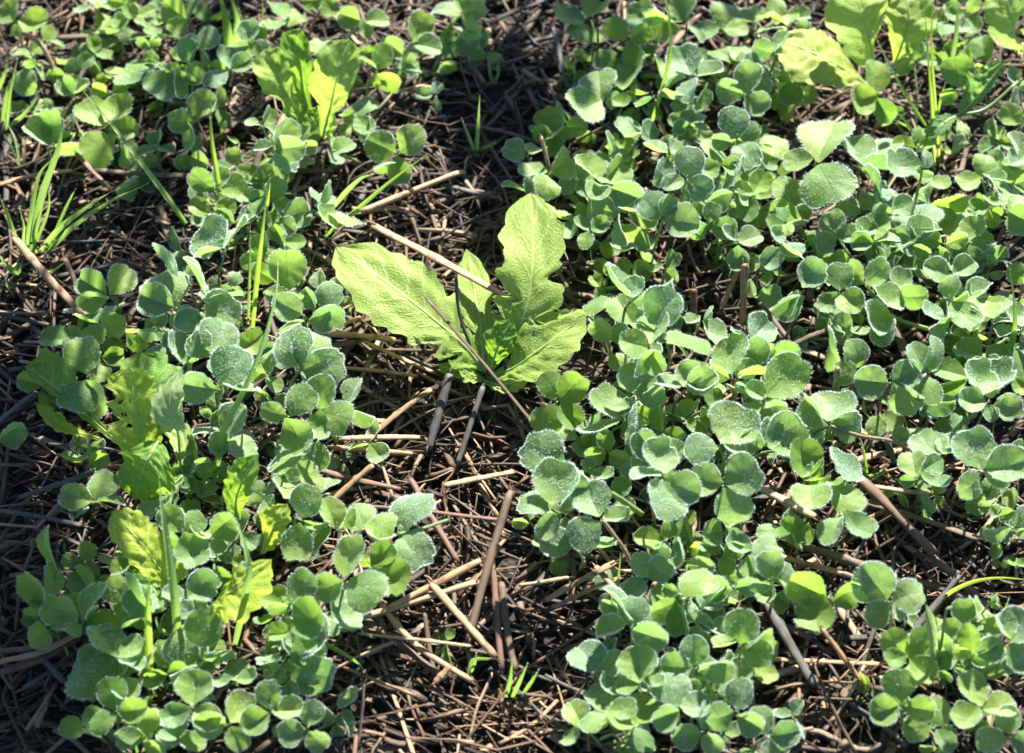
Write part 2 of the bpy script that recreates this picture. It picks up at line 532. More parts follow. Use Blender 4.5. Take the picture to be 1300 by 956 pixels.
# ------------------------------------------------------------------ clover leaflets (shared meshes, five shapes x three frosts)
def leaflet_mesh(seed, frost):
    rnd = random.Random(seed * 7 + frost)
    mb = MB()
    wid = rnd.uniform(0.40, 0.50)
    notch = rnd.uniform(0.0, 0.075)
    asym = rnd.uniform(-.07, .07)
    fold = [0.10, 0.34, 0.55, 0.22, 0.06, 0.75, 0.18, 0.40][seed % 8]
    bite = {6: (1.0, 0.10, 0.16), 3: (-0.7, 0.055, 0.10)}.get(seed)
    cup = [0.45, 0.15, 0.35, -0.25, -0.45, 0.1, 0.7, 0.3][seed % 8]
    droop = [0.0, -0.25, 0.15, -0.4, 0.15, 0.2, 0.3, -0.5][seed % 8]
    wav = rnd.uniform(0, 6)
    NA, NR = 44, 8

    def rim(a):                       # a = 0 at the tip (+y), pi at the base
        x = math.sin(a) * wid
        y = 0.55 + math.cos(a) * 0.455
        if abs(a) > 2.0:              # wedge towards the stalk
            k = (abs(a) - 2.0) / (math.pi - 2.0)
            x *= 1 - 0.38 * k
            y -= 0.095 * k * k
        x *= 1 + 0.05 * math.cos(a * 2 + 0.3)
        y -= notch * math.exp(-(a / 0.26) ** 2)
        x *= 1 + asym * (1 if a > 0 else -1)
        kk = 1 + 0.022 * math.sin(3 * a + seed) + 0.012 * math.sin(5 * a + seed * 2)
        if bite: kk -= bite[1] * 2 * math.exp(-((a - bite[0]) / bite[2]) ** 2)
        x *= kk; y = 0.5 + (y - 0.5) * kk
        return x, y

    def zof(x, y):
        yy = y - 0.5
        r2 = x * x + yy * yy
        z = fold * abs(x) * (1 - 0.3 * y) + cup * r2 + droop * yy * yy
        ang = math.atan2(x, yy)
        z += 0.16 * r2 * math.sin(3 * ang + wav) + 0.035 * r2 * math.sin(9 * ang + wav * 2)
        z += 0.012 * noise.noise(Vector((x * 5, y * 5, seed * 3.1)))
        return z
    off = fold * 0.1
    vs, uvs = [(0, 0.52, zof(0, 0.52))], [(0, 0.52)]
    for r in range(1, NR + 1):
        for k in range(NA):
            a = -math.pi + 2 * math.pi * k / NA
            x, y = rim(a)
            if r == NR:
                j = 1 + (0.012 if k % 2 else -0.006) + rnd.uniform(-0.004, 0.004)
                x *= j; y = 0.52 + (y - 0.52) * j
            q = r / NR
            x *= q; y = 0.52 + (y - 0.52) * q
            vs.append((x, y, zof(x, y))); uvs.append((x, y))
    fs = [(0, 1 + k, 1 + (k + 1) % NA) for k in range(NA)]
    for r in range(NR - 1):
        for k in range(NA):
            k2 = (k + 1) % NA
            fs.append((1 + r * NA + k, 1 + (r + 1) * NA + k, 1 + (r + 1) * NA + k2, 1 + r * NA + k2))
    mb.add(vs, [f[::-1] for f in fs], 0, uvs)

    def hair(p, d, L, w):
        d = Vector(d).normalized()
        s = d.cross(Vector((rnd.uniform(-1, 1), rnd.uniform(-1, 1), rnd.uniform(-1, 1)))).normalized() * w
        p = Vector(p)
        e = p + d * L + Vector((rnd.uniform(-1, 1), rnd.uniform(-1, 1), rnd.uniform(-1, 1))) * (L * 0.15)
        mb.add([p - s, p + s, e + s * 0.45, e - s * 0.45], [(0, 1, 2, 3)], 1)
    nrim = [300, 560, 760][frost]
    for i in range(nrim):
        a = rnd.uniform(-2.6, 2.6)
        if noise.noise(Vector((a * 1.6, seed * 2.2, frost))) < rnd.uniform(-.45, .25): continue
        x, y = rim(a)
        z = zof(x, y)
        out = Vector((x, (y - 0.5), rnd.uniform(-0.35, 0.45)))
        hair((x, y, z), out, rnd.uniform(0.02, 0.058), 0.0026 + 0.0008 * frost)
    nsurf = [90, 400, 800][frost]
    for i in range(nsurf):
        a = rnd.uniform(-math.pi, math.pi); q = math.sqrt(rnd.random())
        x, y = rim(a); x *= q; y = 0.52 + (y - 0.52) * q
        z = zof(x, y)
        hair((x, y, z), (rnd.uniform(-.5, .5), rnd.uniform(-.2, .8), rnd.choice((1, 1, 1, -1))), rnd.uniform(0.016, 0.036), 0.0022 + 0.0006 * frost)
    nd = [40, 260, 520][frost]
    for i in range(nd):
        a = rnd.uniform(-2.5, 2.5); q = 1 - 0.95 * rnd.random() ** 1.9
        x, y = rim(a); x *= q; y = 0.52 + (y - 0.52) * q
        r = rnd.uniform(0.0032, 0.0088) * (1.4 if rnd.random() < .08 else 1)
        if i % 3 and noise.noise(Vector((x * 3.2, y * 3.2, seed * 1.7 + frost))) < rnd.uniform(-.3, .25): continue
        drop(mb, (x, y, zof(x, y) + r * 0.7), r, 2)
    me = mb.mesh('clover_leaflet', [M['clover%d' % frost], M['down'], M['dew']])
    return me


LEAFLETS = [[leaflet_mesh(s, f) for s in range(8)] for f in range(3)]
NCLOVER = [0]
SHP_FLAT = (0, 0, 1, 3, 4, 4, 6, 7, 2)
SHP_ALL = (0, 1, 2, 3, 5, 5, 6, 7)


def hval(z, h=None):
    return z


def clover(label, leaves, rnd, extra=2, frost=1, base=None, group='frosted clover plants'):
    """leaves: (px, py, [(image angle, length in photo px, openness)], height or None)"""
    prep = []
    for (px, py, ls, h) in leaves:
        z = h * 0.9 if h else rnd.uniform(0.014, 0.03)
        prep.append((P(px, py, z), ls, True))
    bx = sum(p[0].x for p in prep) / len(prep) + rnd.uniform(-.003, .003)
    by = sum(p[0].y for p in prep) / len(prep) + rnd.uniform(-.002, .006)
    if base: 
        b = P(base[0], base[1], 0); bx, by = b.x, b.y
    B = Vector((bx, by, ground_z(bx, by)))
    extra += 1 if (leaves[0][0] > 640 or rnd.random() < .7) and extra + len(leaves) > 1 else 0
    for i in range(extra if rnd.random() < .7 else max(0, extra - 1)):
        a = rnd.uniform(0, 6.28); r = rnd.uniform(0.004, 0.019)
        p = Vector((bx + math.cos(a) * r, by + math.sin(a) * r * 1.1, B.z + rnd.uniform(0.006, 0.015)))
        a0 = rnd.uniform(0, 360)
        L = rnd.uniform(20, 34)
        prep.append((p, [(a0 + q * 118 + rnd.uniform(-12, 12), L * rnd.uniform(.85, 1.1), rnd.choice((.25, .5, .7, .85, 1, 1))) for q in range(3)], False))
    root = empty('clover_plant', B, label, 'clover plant', group)
    NCLOVER[0] += 1
    for (J, ls, main) in prep:
        # stalk
        jl = J - B
        mid = Vector((jl.x * 0.45 + rnd.uniform(-.004, .004), jl.y * 0.45 + rnd.uniform(-.004, .004), jl.z * 0.62))
        mb = MB()
        pts = bez([Vector((0, 0, -0.001)), mid, jl], 9)
        tube(mb, pts, lambda s: 0.00078 - 0.0003 * s, 6, 0)
        for k in range(int(60 if main else 20)):
            q = pts[rnd.randrange(1, 9)].lerp(pts[rnd.randrange(1, 9)], 0) + (pts[1] - pts[0]) * rnd.random()
            d = Vector((rnd.uniform(-1, 1), rnd.uniform(-1, 1), rnd.uniform(-1, 1))).normalized()
            s_ = d.cross(Vector((0.3, 0.5, 0.8))).normalized() * 0.00005
            mb.add([q - s_, q + s_, q + d * 0.0014], [(0, 1, 2)], 1)
        st = link('leaf_stalk', mb.mesh('leaf_stalk', [M['petiole_red'] if rnd.random() < 0.14 else M['petiole'], M['down']]), root)
        Nn = (Vector((0, 0, 1)) * 0.8 + TOCAM * 0.35 + Vector((rnd.gauss(0.04, .30), rnd.gauss(0.05, .34), 0))).normalized()
        fr = frost
        if rnd.random() < 0.38: fr = max(0, min(2, frost + rnd.choice((-1, 1, 1, 1))))
        if rnd.random() < 0.40: Nn = (Nn + TOCAM * 0.6 + Vector((rnd.gauss(0, .2), -0.35, 0))).normalized()
        for iq, (ang, L, w) in enumerate(ls):
            a = R(ang)
            u = RIGHT * math.cos(a) + UPV * math.sin(a)
            nn = (Nn + Vector((rnd.gauss(0, .10), rnd.gauss(0, .10), 0))).normalized()
            lift = rnd.uniform(-0.05, 0.22)
            d = u - TOCAM * (u.dot(nn) / max(0.55, nn.dot(TOCAM))) + TOCAM * lift * 0.4
            ln = min(d.length, 1.3) * L / PXM * 0.97
            d.normalize()
            nn = (nn - d * nn.dot(d)).normalized()
            sx = 1.0
            if w >= 0.95:
                sx = min(w, 1.14)
                roll = rnd.gauss(0, 0.25)
            else:
                roll = math.acos(max(0.12, w)) * 0.95
                # roll so that the inner face turns up around the stalk
                side = RIGHT.dot(d.cross(nn))
                roll *= 1 if rnd.random() < 0.5 else -1
            nn = Quaternion(d, roll) @ nn
            X = d.cross(nn).normalized()
            mtx = Matrix((X, d, nn)).transposed().to_4x4()
            o = link('leaflet', LEAFLETS[fr][rnd.choice(SHP_FLAT if w > .9 else SHP_ALL)], st)
            o.matrix_local = Matrix.Translation(jl + d * (ln * 0.05) + nn * (0.0007 * iq)) @ mtx @ Matrix.Diagonal((ln * sx, ln, ln, 1))
    return root


def cat(text, seed):
    """catalogue lines:  @frost extra label   /   tile x y [z] : angle length openness, ..."""
    rnd = random.Random(seed)
    cur = None
    plants = []
    for line in text.strip().splitlines():
        line = line.strip()
        if not line: continue
        if line[0] == '@':
            fr, ex, lab = line[1:].split(' ', 2)
            cur = [lab, int(fr), int(ex), []]
            plants.append(cur)
        else:
            for piece in line.split(';'):
                head, body = piece.split(':')
                hs = head.split()
                x, y = T(hs[0], float(hs[1]), float(hs[2]))
                k = 1 if hs[0] == 'P' else ZF
                h = float(hs[3]) / 1000 if len(hs) > 3 else None
                ls = []
                for q in body.split(','):
                    a, l, w = map(float, q.split())
                    ls.append((a, l / k, w))
                cur[3].append((x, y, ls, h))
    for lab, fr, ex, lv in plants:
        clover(lab, lv, rnd, ex, fr)


CATALOGUE = """
@0 0 clover seedling on a bent grey stalk in the top left corner
A 75 95 22: 0 150 1, 120 125 .7, -120 60 .6
@1 1 single dull clover leaf beside the thin grass shoots at the left edge
A 90 265 20: -80 130 .85, 20 60 .5
@1 1 small shaded clover between the bent grey stalk and the big flat three-leaflet clover
A 300 400 14: 100 105 .7, 150 100 .5, 30 100 .6; A 200 450 10: 100 60 .8, 0 60 .7, 180 60 .7
@1 1 clover with narrow leaflets crossed by the tall frosted grass blade of the left tuft
A 215 595 16: 145 150 .7, 88 160 .9, 8 150 .25
@0 1 clover with a broad bright flat leaf under the upper end of long slanting grass blade
A 430 525 30: 130 160 1.05, 55 150 .95, -110 165 1.05, 0 130 .9
@0 3 dark shaded clover at the left fringe of the upper left patch
A 540 310 20: 165 100 1, 70 130 1, -100 110 1; A 620 120 18: 150 90 1, 40 90 .9, -90 70 1; A 450 380 12: 160 90 .9, 40 80 .9; A 610 190 20: 150 70 .9, 50 60 .9, -100 80 .9
@1 2 frosted clover with a pale folded leaflet left of thin grass blade in upper left patch
A 690 300 34: -120 140 1.05, -28 130 .8, 150 80 .8, -80 110 .4; A 760 265 38: 100 120 1.05, 58 105 .3, -60 90 1
@0 2 clover with bright round leaflets cut by the top edge of the photo at upper left
A 760 85 36: 140 150 1.1, 60 120 .9, -140 100 1; A 640 40 20: 110 90 1, 0 80 1, 200 80 1
@1 2 frosted clover with round grey-green leaflets right above the upright mustard seedling's left side
A 800 195 32: 45 115 1.15, 100 60 .8; A 930 290 30: 105 110 .9, 30 110 .9, -150 125 1; A 1010 180 32: 90 110 1, -20 90 1, 190 80 .8
@1 1 frosted clover with a shaded lit leaflet pair beside the bright upright grass blade
A 800 492 30: 180 125 1.05, 68 135 1, -95 145 .5
@1 2 frosty pale clover in front of the upright mustard seedling
B 90 600 36: 62 140 .5, 188 80 .7, 3 135 .85, -55 130 .3; B 40 510 34: 70 90 .8, 180 70 .6, -40 80 .6; B 190 590 26: 70 95 1.1, 0 80 .8
@1 3 blue-green shaded clover at the foot of the bright grass blade below the upper left patch
A 870 775 26: 140 130 1, 20 130 1, 62 110 1; A 860 870 22: 150 110 1, 30 110 .9, -60 100 .9; A 960 900 20: 30 100 1, 150 90 .8
@0 2 clover cut by the top edge left of the straw gap above the mustard seedling
B 130 95 28: 45 110 1.05, -150 100 1, 120 110 1; B 40 200 26: 90 110 1, 180 90 1; B 300 0 30: 180 110 1, 20 100 1, -70 90 1
@0 2 clover with a bright round leaflet directly behind the big leaf of the upright mustard seedling
B 445 85 26: 162 105 1.1, 0 115 1, -90 80 .75; B 250 225 24: 60 95 1, 150 70 .8
@1 1 clover with a tall folded leaflet above the bare straw gap at the top
B 645 175 28: 66 150 1.05, -14 130 1; B 585 275 20: 0 100 .8, 45 80 .9
@1 0 clover with one bright erect leaflet and two narrow ones right of the upright mustard seedling
B 505 290 24: 75 125 .9, -30 120 .5, 150 90 .35, -80 70 .5; B 420 470 18: 60 110 .95, -50 110 .95, 200 60 .4
@1 2 clover on a pale creeping stem at the top edge beside the dark straw gap
B 850 60 26: 18 115 1, -40 110 .8, 165 130 .4, 100 80 1; B 800 165 18: -25 95 .5, 5 120 .6; B 825 268 10: -10 80 .6, 170 80 .6; B 720 297 8: 180 60 .7, 0 55 .8
@1 0 clover with a lit round left leaflet lying on straw above the long pale straw
B 590 622 22: 155 140 1.05, 42 140 1.0, -85 130 1, 197 120 .3; B 320 622 18: 30 105 1, 110 85 .5, -80 80 .7
@1 2 clover with a white curled leaflet beside base of thin grass blade left of central mustard
B 300 850 28: 115 115 1, -22 165 1.1, -110 120 .7, 60 110 .3; B 110 885 22: 18 130 .6, -40 90 .7
@0 2 dark clover behind the two thin grass blades above the left patch
B 70 820 20: 60 120 1, 160 90 1, -30 95 .7; B 20 880 24: 80 100 1, 190 90 1
@0 2 dark clover with one sunlit spot at the upper left tip of the big right mat
C 335 95 34: 165 160 1.1, 55 120 .9, -120 125 1, -80 100 .7; C 395 285 26: 85 90 1.1, -60 60 .7
@0 3 tall shaded clover just right of the thin dark stalk near the top
C 500 165 36: 135 130 1.15, -70 130 1, 40 110 .8; C 575 130 30: 95 130 1.1, 160 100 .9, 20 90 .9
@0 2 blue-green shaded clover with a white frosty spot on its left leaflet in the upper mat
C 392 415 34: 92 145 1.1, 205 165 1.1, 30 75 .5; C 490 385 32: 65 155 .5, -110 80 .7, -10 90 .5
@0 1 dark clover low at the left rim of the right mat beside the straw gap
C 200 540 18: 112 115 1.1, -15 85 1, -90 115 1, 170 90 .9
@1 2 frosty clover pierced by the upright pale straw piece at the left rim of right mat
C 182 705 28: 172 130 1.05, 45 120 .6, -110 105 1; C 95 640 22: 150 110 .85, 30 80 .9
@1 3 bright clover with a hooded pale leaflet at the top edge behind thin yellow grass blade
C 740 95 36: 95 125 1.15, 175 110 .85, -55 100 .5, 160 180 .25; C 610 245 28: 85 90 .6, -80 110 .5, 180 70 .7
@0 3 dark leafy clover at the top edge right of the thin yellow grass blade
C 880 115 30: 70 130 1.15, 195 125 1, -10 110 1; C 930 245 34: 138 115 .95, 50 115 1, 10 120 1; C 1010 90 30: 100 90 1, 20 100 .9
@1 2 clover with two round sparkling leaflets right of the thin yellow grass blade
C 762 320 42: 108 145 1.15, 12 135 1.1, -98 110 .75; C 760 440 30: 60 120 .6, 200 90 .8
@1 1 clover with a bright flat oval leaflet and a dew-speckled one at yellow leaf's left tip
C 975 385 40: 160 125 1.1, 70 140 1.15, -42 120 .95
@2 2 heavily frosted clover with folded white leaflets left of the yellow grass blade's foot
C 612 405 34: 42 155 .5, 208 85 .6, -12 120 .6; C 750 510 30: 95 70 1, 180 80 .7, -30 85 .7, 30 80 .8
@0 2 mid green clover in the hollow of the right mat under the white folded leaflets
C 540 562 32: 118 120 1, 40 105 1, 195 85 .8; C 470 640 22: 60 90 .9, 150 80 .9, -60 90 .9
@1 2 clover with a blue-green strip leaflet beside the three-lobed bright clover of the right mat
C 392 745 34: 132 140 .95, 50 130 .6, -112 95 1; C 430 640 30: 100 110 .35, 190 80 .8, 0 80 .9
@2 1 clover with one egg-shaped frosted leaflet set apart in the middle of right mat's left half
C 425 755 38: -22 150 .85, 160 70 .5; C 300 730 20: 60 95 1, -160 90 1, -60 80 .9
@1 2 low clover with dark open leaflets just above the straw and right of upright mustard leaf
C 465 862 34: 168 140 .8, -78 130 .55, -10 70 .6; C 280 905 22: 155 95 .8, 40 85 .9, -95 90 .9; C 340 940 30: 130 80 1, 30 90 1, -100 80 .9
@2 2 clover with a hooded frosted leaflet curling over a bright one in heart of right mat
C 735 730 46: 78 140 1.25, -25 120 1.05, 200 100 .9; C 660 630 40: 155 100 .7, -112 135 .6, 70 70 .7
@1 2 frosty clover with a bright leaflet next to a pale edge-on one in right mat's middle
C 865 670 38: 98 115 1, 200 100 .8, -10 90 .9; C 930 570 40: 88 145 1.05, -52 140 .85, 170 90 .8
@2 2 clover with two white edge-on leaflets on a pale stalk above straw hollow of right mat
C 930 765 38: 74 140 .5, 202 125 .4, -80 80 .5; C 860 720 30: 120 90 .9, 0 80 .9, -100 90 .9
@0 2 clover with bright leaflets and a dark low one between hollow and big flat trifoliate leaf
C 1005 795 32: 62 115 1.05, -112 120 1, 170 90 .8; C 1000 640 26: 20 100 1, 140 90 1, -80 90 1
@1 3 clover with large open leaflets half in shade at the lower middle of upper right mat
C 640 885 36: 132 130 1.15, -12 150 1.15, 70 100 .9; C 560 930 28: -170 110 .6, 60 90 .9, -70 90 .9
@1 2 clover with nibbled bright leaflets left of the big flat trifoliate leaf
C 830 905 34: -15 115 1.05, 80 90 1, 200 100 .7; H -80 60 30: 20 110 1, 140 90 .9, -90 110 1
@1 2 dew-beaded clover at the top edge left of the large crinkled mustard leaf
D 130 112 34: 185 140 .75, 150 110 .8, 60 70 .8; D 110 70 30: 0 120 .85, 120 100 1, -130 60 .8
@2 1 clover with a white rimmed strip leaflet touching the yellow leaf's lower left tip
D 80 225 38: 158 110 .9, 52 115 .3, 100 50 .7; D 20 260 36: -110 160 1.15, 160 80 .9
@0 1 clover with one round bright leaflet hanging under the yellow leaf
D 140 330 26: -92 110 1.15, 30 80 .6, 190 60 .5
@0 0 dark green trifoliate clover standing in front of the yellow leaf
D 482 388 40: 88 155 1.1, 197 135 1.05, -58 125 .85
@1 0 clover with the largest flat three-part leaf, dew beads on its lowest leaflet
D 242 652 44: 60 205 1.05, 182 125 1.05, -68 195 1.1
@0 2 dark rounded clover just left of the largest flat three-part leaf
D 0 590 32: 5 140 1.2, 120 110 1, -110 80 .9; D 0 760 24: 25 90 1, 150 90 1, -80 90 1
@1 2 clover with shaded leaflets under the largest flat three-part leaf
D 130 845 24: 85 140 1.15, 190 100 .9, 0 90 .8; D 110 910 32: 195 90 .85, 22 105 1, 100 70 1, -80 70 .8; D 430 860 16: 150 120 1, 60 90 .9, -60 90 .9
@2 1 clover with a white edge-on leaflet right of the largest flat three-part leaf
D 420 685 34: 100 140 .75, -58 160 .3, -10 120 .4; D 525 630 30: 75 125 1.05, 215 115 .95, -60 80 .7
@2 0 clover with one large round dewy leaflet on a thin upright stalk
D 672 685 48: 172 155 1.15, 70 80 .65, -20 50 .5
@0 2 clover with bright leaflets beside the foot of the tall grass at the upper right
D 690 745 26: 3 100 1.05, 120 90 .8, -110 90 .8; D 650 600 28: 70 100 .9, 170 100 1, 0 80 .9; D 640 250 24: 90 100 1, 200 100 1, 0 90 .9
@2 2 dew-sparkling clover on the upper right mat straight below the round dewy leaflet
D 545 860 30: 92 110 .95, 20 105 1, 180 90 .8; D 660 960 34: 92 150 1.15, 180 100 .9, 10 90 .8
@1 2 frosted clover with a long thin pale leaflet lying right of the round dewy leaflet's stalk
D 700 832 28: 8 155 .4, -30 120 .6, 150 70 .7; D 760 850 24: -60 110 1, 20 90 .9
@0 1 clover with a half-lit round leaflet at the left of the folded serrated leaf
D 825 365 38: 100 150 1.1, 195 90 .8, -10 60 .6; D 740 130 30: 20 130 .8, 150 90 .8; D 930 260 30: 95 130 .9, -20 80 .8
@0 2 clover at the top edge between the tall grass and the big right mustard leaf
D 850 60 26: 60 90 .9, 180 100 .9, -60 90 .8; D 800 -10 30: -100 90 1, 20 90 1; D 740 220 22: 30 90 .6, 180 80 .8, -60 80 .8
@0 2 clover with plain lit leaflets right of the pale stem leaf near the right edge
D 912 722 34: 72 110 1.05, 200 115 1.05, -20 90 .9; D 940 850 22: 170 90 .9, 60 80 .9, -70 80 .9
@1 2 clover with a bright upright leaflet and pale lower one at the right edge above middle
D 1012 852 38: 98 150 1, 20 110 1.05, -30 130 .6, 172 105 .9; D 980 680 28: 8 130 .4, -20 120 .6, 100 80 .9
@1 2 clover cut by the right edge below the big mustard leaf
D 1083 640 34: 118 120 1.1, -150 90 .9, 20 80 1; D 1083 505 30: 140 115 1, 40 80 1; D 1055 350 26: 120 90 1, 20 90 1, 240 80 .9
@1 1 frosted clover on a long stalk reaching left over dark straw at the left patch
E 440 272 34: 150 145 .9, 58 130 .95, 175 120 .35
@1 0 low dark clover just below the frosted long-stalked one at the left patch
E 400 390 18: 165 100 .8, 50 125 .9, 0 115 .3
@0 2 blue-green shaded clover with overlapping round leaflets at the left rim of the left patch
E 305 450 26: 178 140 1.1, 15 125 .95, -80 90 1; E 230 560 14: 150 90 .9, -60 100 .9, 30 80 .8
@1 1 clover with one smooth round leaflet above the toothed yellow-green leaf at the left
E 352 600 38: 100 160 1.1, -105 140 1.15, -62 170 .3
@0 1 small very dark clover between the yellowing mustard and the long-stalked clover
E 510 482 14: 178 90 1, 20 90 1, 95 60 .7
@2 2 heavily frosted clover with a large round leaflet shadowed by its upright neighbour
E 715 325 40: 122 175 1.15, 160 155 .85, -20 70 .8; E 752 190 48: 125 165 .35, 60 70 .4; E 835 280 46: 116 175 .42, 20 60 .6
@1 2 frosty clover on a straight pale stalk beside the two tall bright grass blades
E 912 92 46: 132 145 1.15, 62 150 .6, 196 125 .4; E 880 282 26: 8 105 .6, 150 80 .8
@2 2 clover with a ball-like frosted leaflet over a bright one in the left patch
E 838 392 40: 42 155 1.2, 172 130 1.05, 100 50 .8; E 640 410 24: 95 85 .5, 190 80 .6, 30 70 .7; E 690 420 26: 80 70 .6, 0 60 .7
@1 2 clover with the widest bright leaflet of the left patch
E 850 522 44: 72 150 1.3, 132 120 1.05, -50 90 .9; E 960 505 38: 38 125 1.05, 120 70 .9, -60 80 .7
@2 1 clover with a big lit leaflet above a frosty rimmed one beside the slanting grass blade
E 888 652 46: 60 180 1.15, 172 150 .9, -12 155 .35
@2 1 dark frosted clover standing right behind the yellowing mustard leaves
E 740 570 36: 108 150 1, 190 80 .6, 20 60 .6; E 620 560 24: 90 90 .9, 200 80 .9, -40 80 .8
@1 2 clover with dull leaflets in the hollow right of the yellowing mustard
E 905 845 26: 60 145 .9, -30 145 .6, 170 130 .35; E 800 905 24: 120 115 1, -110 100 1; E 872 940 26: 82 110 1, 190 80 .8
@0 0 lone pale blue clover leaflet cut by the left edge
E -20 860 16: 33 120 .75, 100 60 .6
@0 2 clover with a large dark upright leaflet at the top of the left patch's right half
F 150 255 36: 92 175 1.15, 200 100 .8, -30 80 .8; F 95 220 28: 145 115 1, 60 80 .9; F 40 120 24: 100 100 1, 0 85 .9, 200 90 1; F 130 60 20: 120 90 .9, 0 90 .9
@2 2 clover with rolled white-edged leaflets where the left patch meets the central straw
F 210 352 38: 152 130 1.05, 5 145 .7, 198 115 .3; F 270 330 32: 58 130 .95, 120 100 .9, -10 70 .8; F 290 250 30: 20 90 .6, 110 80 .7
@2 1 clover with two large shining leaflets pointing right at the centre of the left patch's edge
F 192 575 42: 108 180 .8, 62 165 .9, 8 180 .95; F 60 600 28: 82 120 .8, 150 100 .9, -60 80 .7
@1 1 sparkling clover with stacked bright leaflets left of the soil hollow
F 148 762 42: 58 145 1, 165 110 .95, -62 155 1.15
@2 1 frosted grey-green clover at the rim of the soil hollow
F 272 742 38: 80 145 1.05, -14 135 1.1, -100 120 .8; F 385 720 26: 68 120 .5, -18 115 .35
@1 1 clover with three bright leaflets in a column right of the small yellow leaf
J 130 100 36: 92 140 1.15, -10 60 .5; J 105 130 30: 5 155 1.15, -70 100 .9; F 270 850 26: -98 130 .95, 60 60 .7
@1 2 clover with two opposite bright leaflets above the lower yellow leaves
J 200 290 40: 74 140 1.1, -96 155 .9, -8 100 .3; J 60 200 22: 60 90 .9, 160 90 .9, -60 90 .9
@1 2 dewy clover crowning the cluster above the double straw in the lower middle
J 345 330 34: 112 130 .8, 60 105 .5, -130 120 .6; J 450 325 34: 108 110 1, 12 130 1.2, -38 110 .6
@1 1 largest bright clover at the tip of the lower left patch, four leaflets in a row
J 378 532 44: 78 165 1.15, 202 120 1.2, -22 155 1.2; J 480 480 36: 48 120 1.1, -28 155 1.2, 120 70 .8
@1 0 clover with one upright half-dark leaflet over a hanging one, set apart on the straw
J 592 336 36: 62 175 .8, -52 155 1.05
@1 1 clover with a bright oval leaflet touching the lower yellow leaf's tip
J 150 628 34: 52 150 1.1, 190 80 .7, -50 60 .5
@1 1 clover with a bright hanging leaflet beside a frosty edge-on one at the lower left patch
J 305 665 34: 62 95 .85, -22 130 1.2, -86 155 .3
@0 2 clover with a pale smooth leaflet crossed by the curved grass blade at the bottom left
J 170 745 34: 38 155 1.15, -52 145 1.2, 190 90 .8; J 110 690 26: 100 100 .9, 200 90 .9, -20 70 .8
@2 2 frosty clover with drooping white leaflets at the lower end of the left patch
J 130 865 26: 92 140 .5, -18 190 .4, 190 100 .8; J 150 930 20: 20 110 1, 160 100 1, -70 90 1
@0 0 tiny dark clover in the straw shade of the lower middle
J 790 780 6: 180 75 .95, -78 65 .85, 70 50 .7
@1 1 clover with a bright topmost leaflet alone on dark straw left of the yellow oval leaf
I 382 215 32: 165 140 .95, 68 125 1.05, -12 115 .35; I 360 60 18: 175 110 .4, 30 90 .6, 90 60 .6
@0 2 blue shaded clover with a pale raised leaflet at the left of the bottom left patch
I 230 490 34: 105 165 .4, -90 40 .5; I 195 635 28: 122 155 .8, 85 165 .55, 190 70 .6
@0 2 dark blue-green clover sprawling over straw at the bottom left
I 335 705 26: 152 160 1, 58 165 .5, -160 80 .7; I 210 690 18: 170 110 1, 110 60 .8; I 385 610 22: 130 130 .95, 190 110 .9
@0 2 small dark clover under the long yellow oval leaf
I 480 475 14: 150 85 1, -40 70 1, 60 60 .8; I 530 605 18: 150 115 1.1, 60 90 1, -90 90 .9; I 500 705 14: 180 120 1.1, 80 90 .9
@0 1 clover with a large dark lobe freckled by sun at the very bottom left
I 490 935 24: 165 210 1.15, 60 100 .9, -60 100 .9; I 480 855 30: 128 155 .9, 40 110 1, -20 100 .9
@1 2 clover with a lit half leaflet left of the frosted upright grass blade's foot
I 592 692 34: 118 130 .95, 205 95 .6, 130 170 .22; I 560 900 20: 60 110 .9, 150 100 .9, -40 100 .9
@1 2 clover with curled frosted leaflets beside the middle of the frosted upright grass blade
I 740 342 36: 130 125 1.05, 48 100 1.05, -68 145 1.15, -30 110 .4; I 850 352 34: 42 115 1.25, -60 80 .9
@0 2 dark clover in the depth between the yellow leaves of the lower left patch
I 980 350 18: 80 100 .9, 200 90 .9, -40 90 .9; I 650 580 16: 60 90 .9, 170 90 .9, -60 80 .8; I 950 520 26: 178 95 .8, 60 70 .7
@0 0 clover with one smooth bright round leaflet hanging from a bent thread-like stalk
I 862 632 40: -112 155 1.15, 10 40 .3
@2 2 dark frosted clover right of the frosted upright grass blade near the bottom
I 742 700 32: -82 175 1.0, 70 80 .6; I 750 610 30: 42 140 1, 160 90 .8, -20 80 .8; I 800 865 24: 2 135 .4, 200 105 .4, 90 80 .7
@0 2 clover with bright low leaflets at the bottom edge of the lower left patch
I 960 950 24: 100 95 1.05, 20 90 1, 190 90 1; I 680 900 20: 100 120 1, 10 90 .9, 190 90 .9
@0 1 two small pale clover leaflets under the rim of the upper right mat near central mustard
G 500 195 14: 110 80 .6, 18 90 1.05, -60 50 .6
@2 1 clover with a blue-grey strip leaflet leaning out above the dark folded group by central mustard
G 508 300 46: 130 175 .4, 25 190 .5, 60 110 .8
@0 1 dark rounded clover between the central mustard and the bright round leaflet
G 530 400 30: 120 150 1.1, 60 90 .8; G 345 355 28: 60 115 1.05, 180 60 .6; G 430 462 32: 122 115 .9, 40 95 .9
@1 0 clover with the brightest round leaflet right of the central mustard
G 578 392 50: 48 170 1.15, 160 60 .5
@1 1 frosty clover with a small edge-on leaflet standing before the dark large round one
G 600 490 50: 163 135 1.1, 80 125 .8, 216 120 .25, -62 105 .6
@0 0 clover with a big dark green disc leaflet, its lower rim in the sun
G 652 448 44: 0 175 1.2, -35 110 .9
@1 1 dull clover at the right of the big dark disc leaflet
G 790 375 28: -42 135 .9, 60 70 .6, 200 60 .7
@1 0 four-leaflet frosted clover standing apart just below the central mustard's right leaf
